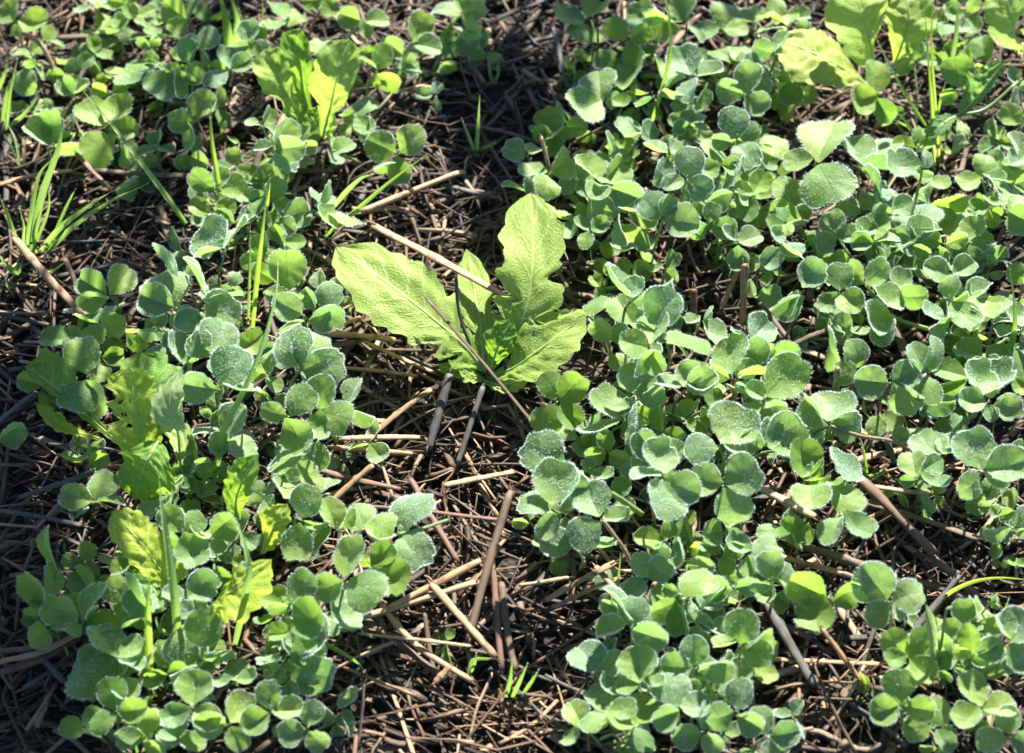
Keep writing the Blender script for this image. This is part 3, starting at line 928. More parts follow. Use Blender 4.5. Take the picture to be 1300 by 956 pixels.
G 215 702 34: 110 125 1.2, 48 145 1, -118 145 1.2, -58 125 .9
@1 1 clover with a dark rounded leaflet and a white edge-on in lower right mat's upper left
G 540 692 40: 88 145 1.1, 15 110 .6, -106 160 .3
@0 2 clover with a large half-shaded leaflet over a long low one left in lower right mat
G 492 790 34: 132 175 1.15, 198 185 .6, 60 90 .8; G 420 905 16: 100 90 1, 190 90 1, -20 90 1
@2 1 blue-frosted clover crossed leaf by leaf under the big dark disc leaflet
G 732 655 40: 72 115 1.15, 28 135 .95, 168 125 .6, -8 115 .6
@0 3 dark small-leaved clover deep in the lower right mat
G 640 835 20: 98 125 1, -20 90 .9, 200 90 .9; G 730 780 16: 60 90 .9, 160 90 .9, -60 90 .9; G 850 740 18: 90 90 .9, 0 80 .9, 200 80 .9; G 560 800 14: 90 90 .9, 200 80 .9
@2 1 clover with a broad dew-beaded leaflet and a lit left one in the lower right mat
G 872 885 44: 52 180 1.15, 182 135 1.1, -22 100 .8
@2 1 frosty clover half hidden by the shining two-lobed leaf of the lower right mat
G 620 945 34: 122 140 1, 30 120 .9, 200 100 .8
@1 1 clover with lit and rimmed leaflets on slanting stalks right of the blue-frosted one
G 925 605 42: 88 160 1.1, 5 150 .4, 150 90 .4; G 985 690 34: 62 115 1, -70 110 1, 160 100 .9; G 985 465 38: 45 120 1.1, 150 90 .8, -40 90 .7
@2 0 clover with a pale oval leaflet on thick hairy stalk by lower right mat's left rim
K 255 75 38: 150 190 .85, -40 60 .4
@1 1 clover with a large half-shaded leaflet and a dark one hiding behind on mat's left rim
K 192 245 38: 78 180 1.25, 58 175 .35, 170 130 .8, 235 115 .7
@1 0 clover with a spotted bright leaflet and a frosty one below the thick hairy stalk
K 392 292 38: 112 140 1.2, 5 110 1.0, 215 140 1.15; K 345 110 26: 0 95 .8, 110 70 .8
@2 0 clover with two wide leaflets spread flat over straw, the right one sparkling
K 288 398 26: 168 135 1.3, -5 150 .85
@2 0 clover with the shining two-lobed big leaf, sparkling lower leaflet
K 642 120 50: 105 145 1.4, -95 145 1.25, -25 150 .7, 185 120 .7
@2 0 trio of round sparkling leaflets in the lower right mat
K 886 148 44: 165 135 1.15, 25 155 1.15, -64 155 1.15
@0 2 small smooth dark clover under the shining two-lobed leaf
K 648 372 22: 172 115 .85, 70 85 1, -112 90 1; K 760 385 18: 110 105 .9, -20 90 .8, 200 70 .8; K 450 200 16: 60 90 1, 180 80 .9, -60 90 .9
@2 1 sparkling small clover in the straw gap's right side below the bright spotted one
K 582 530 30: 40 105 1.1, 215 100 1.05, 112 110 1.1
@2 1 clover with one round dew-covered leaflet shining near the bottom middle
K 715 592 38: 38 140 1.25, 150 60 .6; K 740 470 22: 100 90 .6, 0 100 .8, 200 80 .8
@1 1 clover with a lit oval leaflet below the round dew-covered one
K 712 610 30: 205 125 1.1, -78 135 .7
@1 2 dark wavy clover with a grey strip leaflet at the lower right mat's bottom
K 930 560 30: 178 125 1.2, 10 95 1, -140 140 .35; K 1000 560 26: 80 100 .6, -30 90 .9; K 880 430 24: 30 100 .8, 150 90 .8, -70 80 .8
@2 2 crumpled frosty clover low on the straw near the bottom middle
K 730 672 22: -20 180 .6, -45 110 .7, 60 60 .6; K 860 760 16: 20 90 .7, 160 90 .7, 90 80 .8
@2 1 frost-white clover under the thin upright grass shoot at the bottom middle
K 512 722 34: 82 115 1.3, 198 125 .7, -18 140 1.15, 128 170 .25; K 462 645 24: 62 100 .9, 150 70 .8
@1 2 dark clover with two round leaflets at the bottom edge, left end of the bottom row
K 392 905 24: 132 120 1.15, 20 110 1.15, -80 90 .9
@1 2 clover with a bright domed leaflet in the bottom row's middle
K 552 960 28: 92 130 1.3, 180 90 .9, 0 90 1; K 640 950 22: 60 90 1, -40 90 .9
@2 3 clump-like frosty clover in the bottom row
K 780 885 28: 98 120 1.05, 15 130 .75, 182 120 1.1; K 720 930 20: 110 100 1, 0 90 .9, 220 80 .9; K 870 930 20: 60 100 .7, 150 100 .8
@1 2 clover with folded pale leaflets beside the red stem at the bottom
K 952 800 34: 82 140 1.1, -18 125 1.1, 190 100 .5, 40 120 .6; L 0 870 20: 60 110 1.05, 150 90 .9, -60 90 .9; K 950 950 16: 80 100 1, 180 90 1
@2 1 pale clover with strip leaflets at the left of the straw opening in the right half
H 85 75 36: -8 105 .95, 100 80 .8, -38 100 .3, 230 110 .8; H 0 285 22: 12 105 .7, 110 80 .6
@2 0 clover with one broad frosted leaflet above two folded bright ones
H 192 252 38: 58 140 1.2, 208 150 .6, -115 125 .45
@0 1 clover with bright lower left leaflet and dark upper one in the right half's straw opening
H 335 262 32: 222 110 1.05, 82 125 1.1, -42 110 1; H 370 185 26: 118 105 1.25, 20 80 .9
@1 1 clover with a heart-shaped bright leaflet above a frosty strip in the right half
H 442 232 34: 118 110 .7, 42 130 1.15, -48 165 .5; H 565 272 30: 72 115 .75, -4 115 .4
@1 0 clover on a long stalk with a dark spread leaflet and a white hanging one
H 520 348 28: 202 135 1, -92 125 .4
@2 1 small frosted clover lying on the straw left of the hanging white leaflet
H 362 432 20: 98 95 .85, -5 105 .5, 160 90 .6
@1 0 clover with a bright upright leaflet and pale base leaflet on a red hairy stalk
H 420 572 30: 102 120 1.05, 192 110 1; H 330 562 34: 104 150 .38
@2 0 clover with four frosted leaflets in a row over the dark hollow of the right half
H 542 625 32: 175 140 1.15, 25 125 1.25, -45 155 .85
@1 1 clover with a half-shaded round leaflet and a tall dark one behind the four frosted leaflets
H 692 592 34: 118 140 1.1, 73 150 .6, -92 120 1.15; H 672 708 20: 0 130 .35, 170 50 .4
@0 1 clover with a level dark double leaflet crossed by a shadow at the right
H 862 602 30: 165 150 .85, 195 145 .55, 60 60 .7
@2 1 clover with a pale oval leaflet and bright lower ones at foot of folded grass blade
H 932 715 38: 106 165 .85, 58 165 .85, 172 120 1.1, -75 70 1, -5 125 .85
@0 2 dark clover under the folded grass blade at the right edge
H 922 525 24: 160 105 1.05, 20 110 1, -60 90 .9; H 1040 605 24: 60 120 1.1, 150 90 1, -60 90 .8
@1 2 clover with the large bright nibbled leaflet left of the straw in the right half
H 30 690 42: 45 215 1.0, 150 90 .9; H 20 570 36: 108 130 1.3, 190 100 .9; H 62 530 34: 18 115 1.15, 90 70 .8
@2 1 clover with a large dewy oval leaflet at the lower left of the right half
H 18 888 36: 33 175 1.1, 60 120 1.0, 150 110 1; H 10 730 28: 10 110 1, -90 100 .9, 110 70 .8
@2 1 clover with a pale underside leaflet and a frosted one on yellow stalk in right half
H 292 802 32: 125 135 .4, 62 135 1.15, 5 135 .6; H 200 855 22: 68 120 .5, 160 90 .6
@0 0 single dark oval clover leaflet low beside the grey stem in the right half
H 450 845 14: 52 100 .95, 150 60 .6
@2 0 tiny frosted clover bud in the middle of the right half's straw
H 622 872 16: 130 80 .75, 48 85 .75, -58 60 .8, 200 50 .7
@1 1 dewy clover with a notched leaflet at the left of the two lowest right-edge clovers
H 752 932 30: 130 135 1.1, 42 115 1.1, 205 95 .6
@1 1 large-leaved frosted clover with a spotted bright leaflet at the right edge
L 912 95 38: 105 170 1.1, 12 175 1.05, -8 120 1.05, 218 125 .8; L 1040 60 28: -20 90 1, 60 90 1
@1 2 clover with a curled dark leaflet and a whitish one in upper part of right half
H 790 195 30: 158 120 1.15, 30 110 .9, -70 80 .8; H 760 62 32: 160 120 1, 20 100 .95, -80 90 .8; H 860 60 30: 70 110 1, -30 90 .9
@2 2 frosted clover with dark underneath leaflets left of the blue-green rosette at the right
H 782 295 34: -48 145 1.05, 82 110 .7, 30 80 .6; H 762 372 30: 150 110 1.05, 200 120 .35, 80 70 .8; H 850 305 24: 38 130 .4, -10 110 .5, 100 80 .5
@1 1 clover with narrow pale leaflets along the reddish stem at the upper right
H 900 132 24: 5 125 .3, 130 90 .6, 50 100 .75
@1 2 clover with a bright spotted leaflet beside the folded grass blade
H 960 385 34: 92 120 1.3, 120 150 1, 0 100 .9; H 1060 420 28: 100 110 1, 200 90 .9, 0 80 .9
@0 1 bright smooth clover leaflet cut by the right edge at mid height
H 1083 222 30: 125 90 1.15, 20 70 1
@0 0 dull folded clover standing before the thick cut straw in the right half
L 190 138 30: 92 170 1.15, 45 120 .6, 20 110 .5
@1 0 clover with a pale oval leaflet touching the cut end of the thick straw
L 215 130 36: -90 120 1.2, 60 60 .5
@1 0 clover with a lone bright oval leaflet crossed by a thin shadow above the paired one
L 360 145 36: 86 125 1.25, 190 60 .6
@1 0 clover with two bright leaflets one above the other, both crossed by a thin shadow
L 345 268 34: 68 125 1.2, -42 135 1.15, -112 120 .45
@0 0 clover with a bright folded leaflet right below the thick cut straw
L 195 290 26: -142 115 1.1, -100 90 .6
@0 0 clover with a green and a frosty leaflet on the left of the lower right pair
L 292 602 32: 155 170 1.05, 18 130 1.4, -122 155 1.15
@2 0 sparkling three-leaflet clover on the right of the lower right pair
L 537 617 32: 128 170 1.15, 18 130 1.2, 213 120 .95, -70 80 .7
@1 1 clover with upright pale leaflets left of the lower right pair
L 60 535 34: 95 120 1, 30 95 1, -40 110 .4, 170 80 .7
@1 1 clover with a cupped bright leaflet and a drooping one above the thick reddish straw
L 650 125 30: 95 110 1, 48 95 .5, -22 120 .95, 180 60 .6
@0 2 clover with smooth shaded leaflets around the pale folded blade at the lower right
L 602 850 34: 122 125 1.15, 50 135 1, -42 125 1.2, 190 90 .9; L 680 930 20: 60 100 .9, 160 100 .9
@1 3 blue-green shaded clover behind the pale folded blade at the lower right
L 830 725 24: 88 115 1.3, 30 100 .8, 180 100 1; L 900 700 26: 40 110 .9, 100 90 .9, -20 90 .7; L 790 790 16: 100 90 .9, 0 90 .8
@2 1 frosted pale clover at the lower right corner
L 1010 785 38: 198 110 1.1, 48 140 1.15, -48 130 1, 110 100 .9; L 960 870 26: 110 100 .7, 20 100 .8, 190 90 .8
@0 2 clover with thin upright folded leaflets right of the pale folded blade
L 882 835 36: 102 120 .6, 150 80 .8, 30 90 .6; L 820 850 30: 112 120 .4, 190 90 .7; L 910 930 26: 100 110 .9, 20 90 .8, 180 90 .8
@2 1 small frosty clover at the right edge above the thin arching grass
L 1040 322 24: 187 115 .65, 62 95 .95, 0 70 .7; L 962 232 18: 60 60 .7, 180 60 .7, -60 50 .7; L 1050 250 20: 100 80 .8, 200 70 .8
@0 0 pair of tiny round bright clover seed leaves in the dark at the right edge
L 985 470 6: 170 35 1.2, 10 35 1.2; L 1050 480 6: 120 50 1, 20 50 1
@1 2 clover in the lower right mat's right rim beneath the written-over pale leaflet
K 1000 430 30: 30 110 1, 150 110 1, -80 80 .8; L 110 350 22: 60 100 .9, 170 100 .9, -60 80 .8; K 880 330 28: 70 100 .9, 190 90 .9, -40 80 .9
@1 2 clover filling the middle of the right half above the heart-shaped bright leaflet
D 330 960 30: 100 110 1, 0 100 1, 200 100 .9; H 480 60 36: 80 120 1, 180 100 .9, 0 100 .9; H 640 60 34: 70 120 1.1, 190 100 .9, -30 80 .8
@2 1 sparkling clover above the curled dark leaflet in the upper part of the right half
D 480 930 34: 80 110 1.05, 190 90 .9, -20 90 .9; H 580 30 28: -60 90 .9, 100 80 .9
@1 2 clover spilling over the bottom row below the sparkling one, half out of the sun
P 770 905 26: 100 38 1, 10 36 1, 215 34 1; P 805 922 24: 60 36 1, 170 34 1, -60 34 1; P 742 925 20: 120 32 1, 20 30 1, 230 30 .9
@1 2 clover in the bottom strip under the clump-like frosty one
P 860 900 28: 100 40 1.1, 0 38 1, 200 34 .8; P 893 930 24: 80 36 1, 190 36 1, -40 30 .9
@2 2 frosty clover in the bottom strip right of centre
P 935 905 28: 75 40 1, 190 36 1.1, -30 34 .9; P 975 935 22: 110 36 1, 10 36 1, -100 30 .8
@0 2 clover in the bottom strip left of the frosted blade's foot
P 150 905 28: 110 42 1.1, 10 38 1, 215 36 1; P 185 935 22: 80 36 1, 190 34 1, -40 32 .9; P 110 930 20: 60 32 1, 160 32 1
@1 2 clover in the bottom strip below the smooth bright hanging leaflet
P 245 900 30: 85 40 1.1, 200 38 1, -30 36 1; P 290 920 26: 60 38 1, 170 38 1, -60 34 .9; P 225 940 20: 100 34 1, -10 34 1
@2 2 frosty clover in the bottom strip under the drooping white leaflets
P 345 905 28: 95 38 1, 5 38 .8, 210 36 1; P 390 925 22: 70 34 1, 190 34 1, -50 30 1
@1 2 clover in the bottom strip below the pale folded blade
P 1145 895 30: 100 42 1.1, 200 38 1, -10 38 1; P 1185 925 24: 70 36 1, 180 36 1, -60 32 .9
@2 2 frosty clover in the lower right corner of the bottom strip
P 1245 900 30: 110 42 1, 0 40 1.1, 220 36 .9; P 1280 935 24: 90 36 1, 190 36 1, -20 34 1
@0 2 small clover between the thin grass shoots and the dull corner clover
P 60 55 14: 90 26 1, 210 24 1, -20 24 .9; P 85 95 12: 60 26 1, 180 24 .9, -60 24 .8
@0 2 low clover left of the dark shaded one at the upper left patch's fringe
P 120 70 14: 100 28 1, -10 26 1, 220 26 .9; P 150 40 16: 80 28 1, 190 26 .8, -30 26 1
@0 2 low clover at the top edge above the level grey-brown straw
P 120 10 18: 90 28 1, 200 28 1, -20 28 .9; P 160 5 20: 60 28 1, 170 26 1, -70 26 .9
@1 2 small clover under the flat three-leaflet clover of the upper left
P 200 190 12: 90 26 .9, 200 26 1, -20 24 .9; P 178 205 10: 120 22 1, 0 22 1, 240 22 .8
@1 2 small frosted clover between the upright bright blade and the upright seedling
P 300 215 18: 100 30 .9, -10 28 1, 210 28 .8; P 330 235 16: 60 28 1, 170 26 .6, -70 26 1
@0 2 small clover at the foot of the pale underside leaf of the lower left patch
P 245 590 20: 90 30 1, 200 28 .8, -20 28 1; P 225 620 18: 120 28 .9, 0 26 1, 240 26 1
@0 2 dull clover in the bottom left shade left of the bright rising blade
P 60 800 18: 100 32 1, -10 32 1, 220 30 .9; P 130 830 20: 80 32 1, 190 30 .9, -40 30 1
"""
cat(CATALOGUE, 3)


# ------------------------------------------------------------------ broad leaves (mustard seedlings, serrated weed)
def broad_leaf(parent, org, pts, hs, lw, rw, m, rnd, teeth=0.06, nt=9, fold=0.18, face=0.6, curl=0.12, stem=0.15, thick=0.0011, holes=None, name='leaf', wave=0.05, label=None, dew=0):
    """pts: midrib in photo px from base to tip; hs: heights in mm; lw, rw: [(s, half width px)] left and right of the midrib"""
    NS, NT = 64, 9
    cp = [P(p[0], p[1], h / 1000.0) for p, h in zip(pts, hs)]
    mid = bez(cp, NS + 1)
    lx = [a for a, b in lw]; ly = [b for a, b in lw]; rx = [a for a, b in rw]; ry = [b for a, b in rw]
    ph = rnd.uniform(0, 6)
    vs = []; uvs = []
    for i, c in enumerate(mid):
        s = i / NS
        t_ = (mid[min(i + 1, NS)] - mid[max(i - 1, 0)]).normalized()
        n_ = (TOCAM * face * 0.6 + Vector((0, 0, 1)) * (1 - face * 0.6) + SUNDIR * 0.25)
        n_ = (n_ - t_ * n_.dot(t_)).normalized()
        side = n_.cross(t_)
        tp = (t_ - TOCAM * t_.dot(TOCAM)).normalized()
        sp_ = side - TOCAM * side.dot(TOCAM)
        kw = 1 / max(0.8, (sp_ - tp * sp_.dot(tp)).length)
        #           # points left when looking from base to tip, seen from the camera
        for j in range(-NT, NT + 1):
            u = j / NT
            wpx = np.interp(s, lx, ly) if j < 0 else np.interp(s, rx, ry)
            tw = s * nt * (1.0 if j < 0 else 1.07) + ph + 0.8 * noise.noise(Vector((s * 5, j * 0.0 + (2 if j < 0 else 9), ph)))
            tooth = abs((tw % 1.0) - 0.65) * 2
            e = 1 + teeth * (0.5 - tooth) * (abs(u) ** 3) * 2 + 0.03 * noise.noise(Vector((s * 14, 3.0 * (1 if j > 0 else -1), ph)))
            w = wpx / PXM * e * kw
            x = -u * w
            # outer parts of each lobe lean forward along the leaf
            fwd = abs(u) ** 1.5 * w * 0.22
            z = fold * abs(x) - curl * x * x * 60 + wave * w * math.sin(s * 17 + ph + u * 1.5) * abs(u)
            z += 0.0011 * noise.noise(Vector((u * 3, s * 7, ph))) * min(1, w / 0.006)
            z += 0.0005 * noise.noise(Vector((u * 8, s * 16, ph + 4))) * min(1, w / 0.006)
            # quilted surface between side veins
            z += 0.00018 * math.sin((s - abs(u) * 0.16) * 2 * math.pi * 9.0) * min(1, abs(u) * 4) * min(1, w / 0.008)
            vs.append(c + side * (-u * w) * 1.0 + t_ * fwd * (1 if s < .92 else (1 - s) / .08) + n_ * z)
            uvs.append((u, s))
    W = 2 * NT + 1
    fs = []
    for i in range(NS):
        for j in range(W - 1):
            if holes:
                u = (j + .5 - NT) / NT; s = (i + .5) / NS
                if any((u - hu) ** 2 / (ru * ru) + (s - hs_) ** 2 / (rs * rs) < 1 for hu, hs_, ru, rs in holes): continue
            fs.append((i * W + j, (i + 1) * W + j, (i + 1) * W + j + 1, i * W + j + 1))
    mb = MB(); mb.add(vs, fs, 0, uvs)
    if dew:
        for k in range(dew):
            q = Vector(vs[rnd.randrange(len(vs))]); r = rnd.uniform(.00007, .0002)
            drop(mb, q + TOCAM * r * .7, r, 1)
        # frosted hairs along the margin
        for k in range(220):
            i = rnd.randrange(2, NS - 1); j = rnd.choice((0, W - 1))
            q = Vector(vs[i * W + j]).lerp(Vector(vs[(i + 1) * W + j]), rnd.random())
            d = (q - mid[i]).normalized() + Vector((rnd.uniform(-.4, .4), rnd.uniform(-.4, .4), rnd.uniform(-.4, .4)))
            s_ = TOCAM.cross(d).normalized() * 0.00004
            mb.add([q - s_, q + s_, q + d * 0.0004], [(0, 1, 2)], 2)
    o = link(name, mb.mesh(name, [m, M['dew'], M['down']], origin=org), parent)
    if label: o['label'] = label
    # midrib: pale raised vein, thick at the stalk
    mm = MB()
    off = [c - TOCAM * 0.0001 for c in mid[:int(NS * .93)]]
    tube(mm, off, lambda s: thick * (1 - s) ** 0.8 * 0.5 + 0.0001, 6)
    link('midrib', mm.mesh('midrib', [M['midrib']], origin=org), o)
    return o


rnd = random.Random(21)
# --- the central mustard seedling
b = P(618, 478, 0.0); b.z = ground_z(b.x, b.y)
ms = empty('mustard_seedling', b, 'large bright green seedling at the centre, two big toothed leaves spread in a V', 'seedling', 'broad-leaved seedlings')
broad_leaf(ms, b, [(616, 472), (590, 440), (550, 405), (500, 366), (428, 314)], [6, 16, 25, 30, 28],
           [(0, 2), (.08, 10), (.15, 28), (.20, 30), (.225, 10), (.28, 34), (.33, 38), (.36, 18), (.45, 42), (.55, 44), (.65, 50), (.75, 48), (.85, 38), (.95, 24), (1, 4)],
           [(0, 2), (.1, 6), (.2, 10), (.28, 20), (.33, 12), (.40, 40), (.46, 44), (.49, 34), (.6, 47), (.7, 46), (.8, 42), (.9, 34), (.96, 18), (1, 0)],
           M['mustard'], rnd, 0.06, 10, 0.12, 0.75, 0.10, dew=200)
broad_leaf(ms, b, [(624, 470), (648, 436), (667, 395), (676, 330), (674, 245)], [6, 18, 28, 36, 38],
           [(0, 2), (.12, 4), (.2, 8), (.25, 22), (.30, 34), (.35, 12), (.40, 34), (.47, 44), (.51, 44), (.545, 18), (.60, 42), (.66, 46), (.71, 34), (.8, 44), (.9, 34), (.97, 16), (1, 0)],
           [(0, 2), (.12, 4), (.2, 8), (.26, 18), (.32, 34), (.40, 46), (.43, 44), (.46, 14), (.52, 40), (.59, 48), (.62, 44), (.65, 18), (.71, 36), (.8, 42), (.9, 33), (.97, 15), (1, 0)],
           M['mustard'], rnd, 0.07, 11, 0.16, 0.75, 0.08, wave=0.10, dew=200)
broad_leaf(ms, b, [(618, 478), (650, 468), (690, 440), (745, 399)], [5, 15, 24, 29],
           [(0, 2), (.15, 6), (.28, 12), (.38, 34), (.5, 44), (.62, 44), (.75, 36), (.88, 22), (.96, 9), (1, 0)],
           [(0, 2), (.15, 8), (.3, 14), (.42, 28), (.55, 38), (.65, 34), (.78, 32), (.9, 18), (1, 0)],
           M['mustard'], rnd, 0.06, 9, 0.16, 0.55, 0.08, dew=120)
broad_leaf(ms, b, [(616, 474), (612, 440), (607, 395), (592, 316)], [6, 12, 16, 17],
           [(0, 2), (.15, 8), (.25, 24), (.33, 34), (.40, 30), (.45, 8), (.55, 18), (.65, 26), (.75, 28), (.9, 16), (1, 0)],
           [(0, 2), (.2, 10), (.3, 28), (.38, 38), (.43, 12), (.52, 30), (.58, 32), (.63, 14), (.75, 24), (.9, 18), (1, 0)],
           M['mustard'], rnd, 0.08, 9, 0.1, 0.7, 0.1)
broad_leaf(ms, b, [(612, 482), (635, 489), (655, 484), (677, 468)], [4, 10, 13, 15],
           [(0, 2), (.3, 13), (.6, 17), (.85, 10), (1, 0)], [(0, 2), (.3, 9), (.6, 13), (.85, 8), (1, 0)],
           M['mustard'], rnd, 0.1, 6, 0.1, 0.6)
broad_leaf(ms, b, [(622, 474), (632, 440), (650, 404)], [8, 22, 30],
           [(0, 2), (.3, 10), (.5, 22), (.8, 16), (1, 0)], [(0, 2), (.3, 10), (.5, 20), (.8, 14), (1, 0)],
           M['mustard_deep'], rnd, 0.1, 5, 0.1, 0.6)
broad_leaf(ms, b, [(614, 480), (600, 476), (580, 464)], [4, 10, 14],
           [(0, 2), (.3, 8), (.6, 14), (1, 0)], [(0, 2), (.3, 10), (.6, 14), (1, 0)],
           M['mustard'], rnd, 0.1, 5, 0.1, 0.6)

broad_leaf(ms, b, [(622, 480), (645, 470), (668, 462), (694, 462)], [5, 10, 14, 14],
           [(0, 2), (.3, 8), (.6, 14), (.85, 10), (1, 0)], [(0, 2), (.3, 10), (.6, 16), (.85, 9), (1, 0)], M['mustard'], rnd, 0.1, 6, 0.1, 0.6)
broad_leaf(ms, b, [(610, 478), (596, 470), (570, 468), (556, 462)], [4, 8, 10, 10],
           [(0, 2), (.3, 8), (.6, 12), (1, 0)], [(0, 2), (.3, 8), (.6, 12), (1, 0)], M['mustard_deep'], rnd, 0.1, 5, 0.1, 0.6)

# --- upright seedling at the upper left
b = P(402, 178, 0.0); b.z = ground_z(b.x, b.y)
ms = empty('mustard_seedling', b, 'upright bright green seedling with three wet wavy leaves in the upper left patch', 'seedling', 'broad-leaved seedlings')
Bp = lambda *a: [T('B', x, y) for x, y in a]
broad_leaf(ms, b, Bp((240, 540), (160, 420), (105, 310), (50, 205)), [6, 22, 34, 42],
           [(0, 2), (.2, 8), (.33, 22), (.42, 12), (.55, 28), (.75, 30), (.9, 24), (.97, 14), (1, 2)], [(0, 2), (.2, 8), (.32, 20), (.40, 10), (.5, 20), (.75, 24), (.9, 20), (.97, 12), (1, 2)], M['mustard'], rnd, 0.04, 8, 0.30, wave=0.14, dew=150)
broad_leaf(ms, b, Bp((260, 540), (210, 380), (190, 240), (130, 130)), [6, 24, 40, 50],
           [(0, 2), (.25, 8), (.5, 14), (.75, 18), (.9, 15), (.97, 9), (1, 2)], [(0, 2), (.25, 6), (.5, 12), (.75, 20), (.9, 18), (.97, 10), (1, 2)], M['mustard_deep'], rnd, 0.03, 7, 0.3, wave=0.12)
broad_leaf(ms, b, Bp((285, 560), (315, 440), (345, 310), (392, 160)), [6, 24, 40, 50],
           [(0, 2), (.1, 8), (.2, 20), (.27, 12), (.36, 32), (.5, 36), (.7, 34), (.88, 28), (.96, 16), (1, 2)],
           [(0, 2), (.08, 10), (.16, 22), (.26, 22), (.32, 8), (.42, 20), (.6, 26), (.8, 25), (.92, 18), (.97, 10), (1, 2)], M['mustard'], rnd, 0.04, 9, 0.22, wave=0.12, dew=180)
broad_leaf(ms, b, Bp((280, 560), (240, 500), (200, 440)), [6, 14, 20],
           [(0, 2), (.4, 18), (.7, 16), (1, 0)], [(0, 2), (.4, 18), (.7, 16), (1, 0)], M['mustard_deep'], rnd, 0.12, 5, 0.1)

# --- the yellowing seedling at the lower left
b = P(205, 662, 0.0); b.z = ground_z(b.x, b.y)
ms = empty('mustard_seedling', b, 'yellowing seedling with torn and folded lobed leaves in the lower left patch', 'seedling', 'broad-leaved seedlings')
E_ = lambda *a: [T('E', x, y) for x, y in a]
I_ = lambda *a: [T('I', x, y) for x, y in a]
broad_leaf(ms, b, E_((600, 1000), (570, 850), (545, 700), (520, 560)), [18, 34, 44, 52],
           [(0, 2), (.15, 12), (.3, 32), (.42, 38), (.5, 22), (.62, 34), (.7, 20), (.82, 32), (.93, 22), (1, 0)],
           [(0, 2), (.2, 14), (.35, 20), (.6, 26), (.8, 28), (.93, 18), (1, 0)], M['mustard_yellow'], rnd, 0.08, 12, 0.12,
           holes=[(-.05, .80, .1, .02), (.1, .55, .07, .015), (-.62, .66, .12, .02), (-.55, .55, .1, .015), (-.35, .45, .1, .02)], label='yellow leaf with small holes', dew=120)
broad_leaf(ms, b, E_((640, 960), (590, 800), (590, 650), (560, 500)), [14, 30, 40, 44],
           [(0, 2), (.3, 16), (.5, 24), (.65, 30), (.8, 32), (.93, 20), (1, 0)], [(0, 2), (.3, 24), (.5, 32), (.7, 42), (.82, 34), (.93, 28), (1, 0)], M['mustard_deep'], rnd, 0.08, 9, 0.1)
broad_leaf(ms, b, E_((730, 960), (720, 830), (685, 700), (735, 560)), [20, 38, 50, 54],
           [(0, 2), (.2, 10), (.45, 20), (.6, 22), (.8, 16), (1, 0)], [(0, 2), (.2, 10), (.5, 14), (.7, 18), (.9, 8), (1, 0)], M['mustard_pale'], rnd, 0.1, 7, -0.2, label='pale green underside of a folded leaf')
broad_leaf(ms, b, E_((520, 900), (400, 800), (280, 690), (180, 610), (100, 560)), [12, 24, 32, 36, 36],
           [(0, 2), (.3, 6), (.5, 9), (.8, 12), (1, 0)], [(0, 2), (.3, 5), (.45, 14), (.6, 30), (.75, 32), (.9, 22), (1, 0)], M['mustard_deep'], rnd, 0.1, 9, 0.3)
broad_leaf(ms, b, E_((400, 850), (310, 825), (230, 790), (145, 710)), [12, 20, 25, 27],
           [(0, 2), (.3, 5), (.6, 8), (.85, 7), (1, 0)], [(0, 2), (.3, 6), (.6, 12), (.85, 10), (1, 0)], M['mustard_yellow'], rnd, 0.12, 7, 0.1, label='small narrow yellow leaf')
broad_leaf(ms, b, I_((640, -30), (600, 40), (570, 110), (545, 205)), [40, 40, 34, 26],
           [(0, 12), (.3, 34), (.5, 40), (.7, 34), (.88, 22), (1, 0)], [(0, 14), (.25, 36), (.5, 40), (.7, 32), (.88, 20), (1, 0)], M['mustard_deep'], rnd, 0.08, 6, -0.1, curl=0.2)
broad_leaf(ms, b, I_((740, 110), (680, 165), (620, 215), (550, 285)), [30, 28, 24, 18],
           [(0, 4), (.3, 12), (.5, 16), (.8, 12), (1, 0)], [(0, 4), (.25, 16), (.5, 20), (.8, 14), (1, 0)], M['mustard_pale'], rnd, 0.16, 7, 0.1)
broad_leaf(ms, b, I_((690, 560), (640, 480), (560, 370), (455, 250)), [14, 26, 34, 40],
           [(0, 2), (.2, 12), (.4, 20), (.6, 24), (.8, 22), (.93, 12), (1, 0)], [(0, 2), (.2, 12), (.4, 22), (.6, 26), (.8, 22), (.93, 13), (1, 0)], M['mustard_yellow'], rnd, 0.07, 10, 0.14, label='yellow oval leaf', dew=60)
broad_leaf(ms, b, I_((965, 290), (955, 210), (985, 120), (1045, 20)), [18, 30, 40, 46],
           [(0, 2), (.15, 8), (.35, 16), (.6, 20), (.8, 18), (1, 0)], [(0, 2), (.2, 8), (.5, 18), (.8, 14), (1, 0)], M['mustard_deep'], rnd, 0.08, 7, 0.2)
broad_leaf(ms, b, I_((850, 640), (900, 600), (980, 550), (1100, 445)), [14, 26, 34, 38],
           [(0, 2), (.15, 6), (.4, 18), (.6, 22), (.85, 14), (1, 0)], [(0, 2), (.2, 14), (.4, 34), (.6, 36), (.8, 26), (1, 0)], M['mustard_yellow'], rnd, 0.1, 8, 0.12)
broad_leaf(ms, b, I_((1060, 420), (1090, 360), (1120, 290), (1165, 220)), [16, 26, 34, 38],
           [(0, 2), (.2, 10), (.5, 20), (.8, 14), (1, 0)], [(0, 2), (.2, 10), (.5, 18), (.8, 14), (1, 0)], M['mustard_yellow'], rnd, 0.12, 6, 0.14)
broad_leaf(ms, b, I_((680, 530), (715, 510), (762, 470)), [20, 26, 30],
           [(0, 2), (.4, 10), (.8, 8), (1, 0)], [(0, 2), (.4, 10), (.8, 8), (1, 0)], M['mustard_yellow'], rnd, 0.1, 5, 0.14)
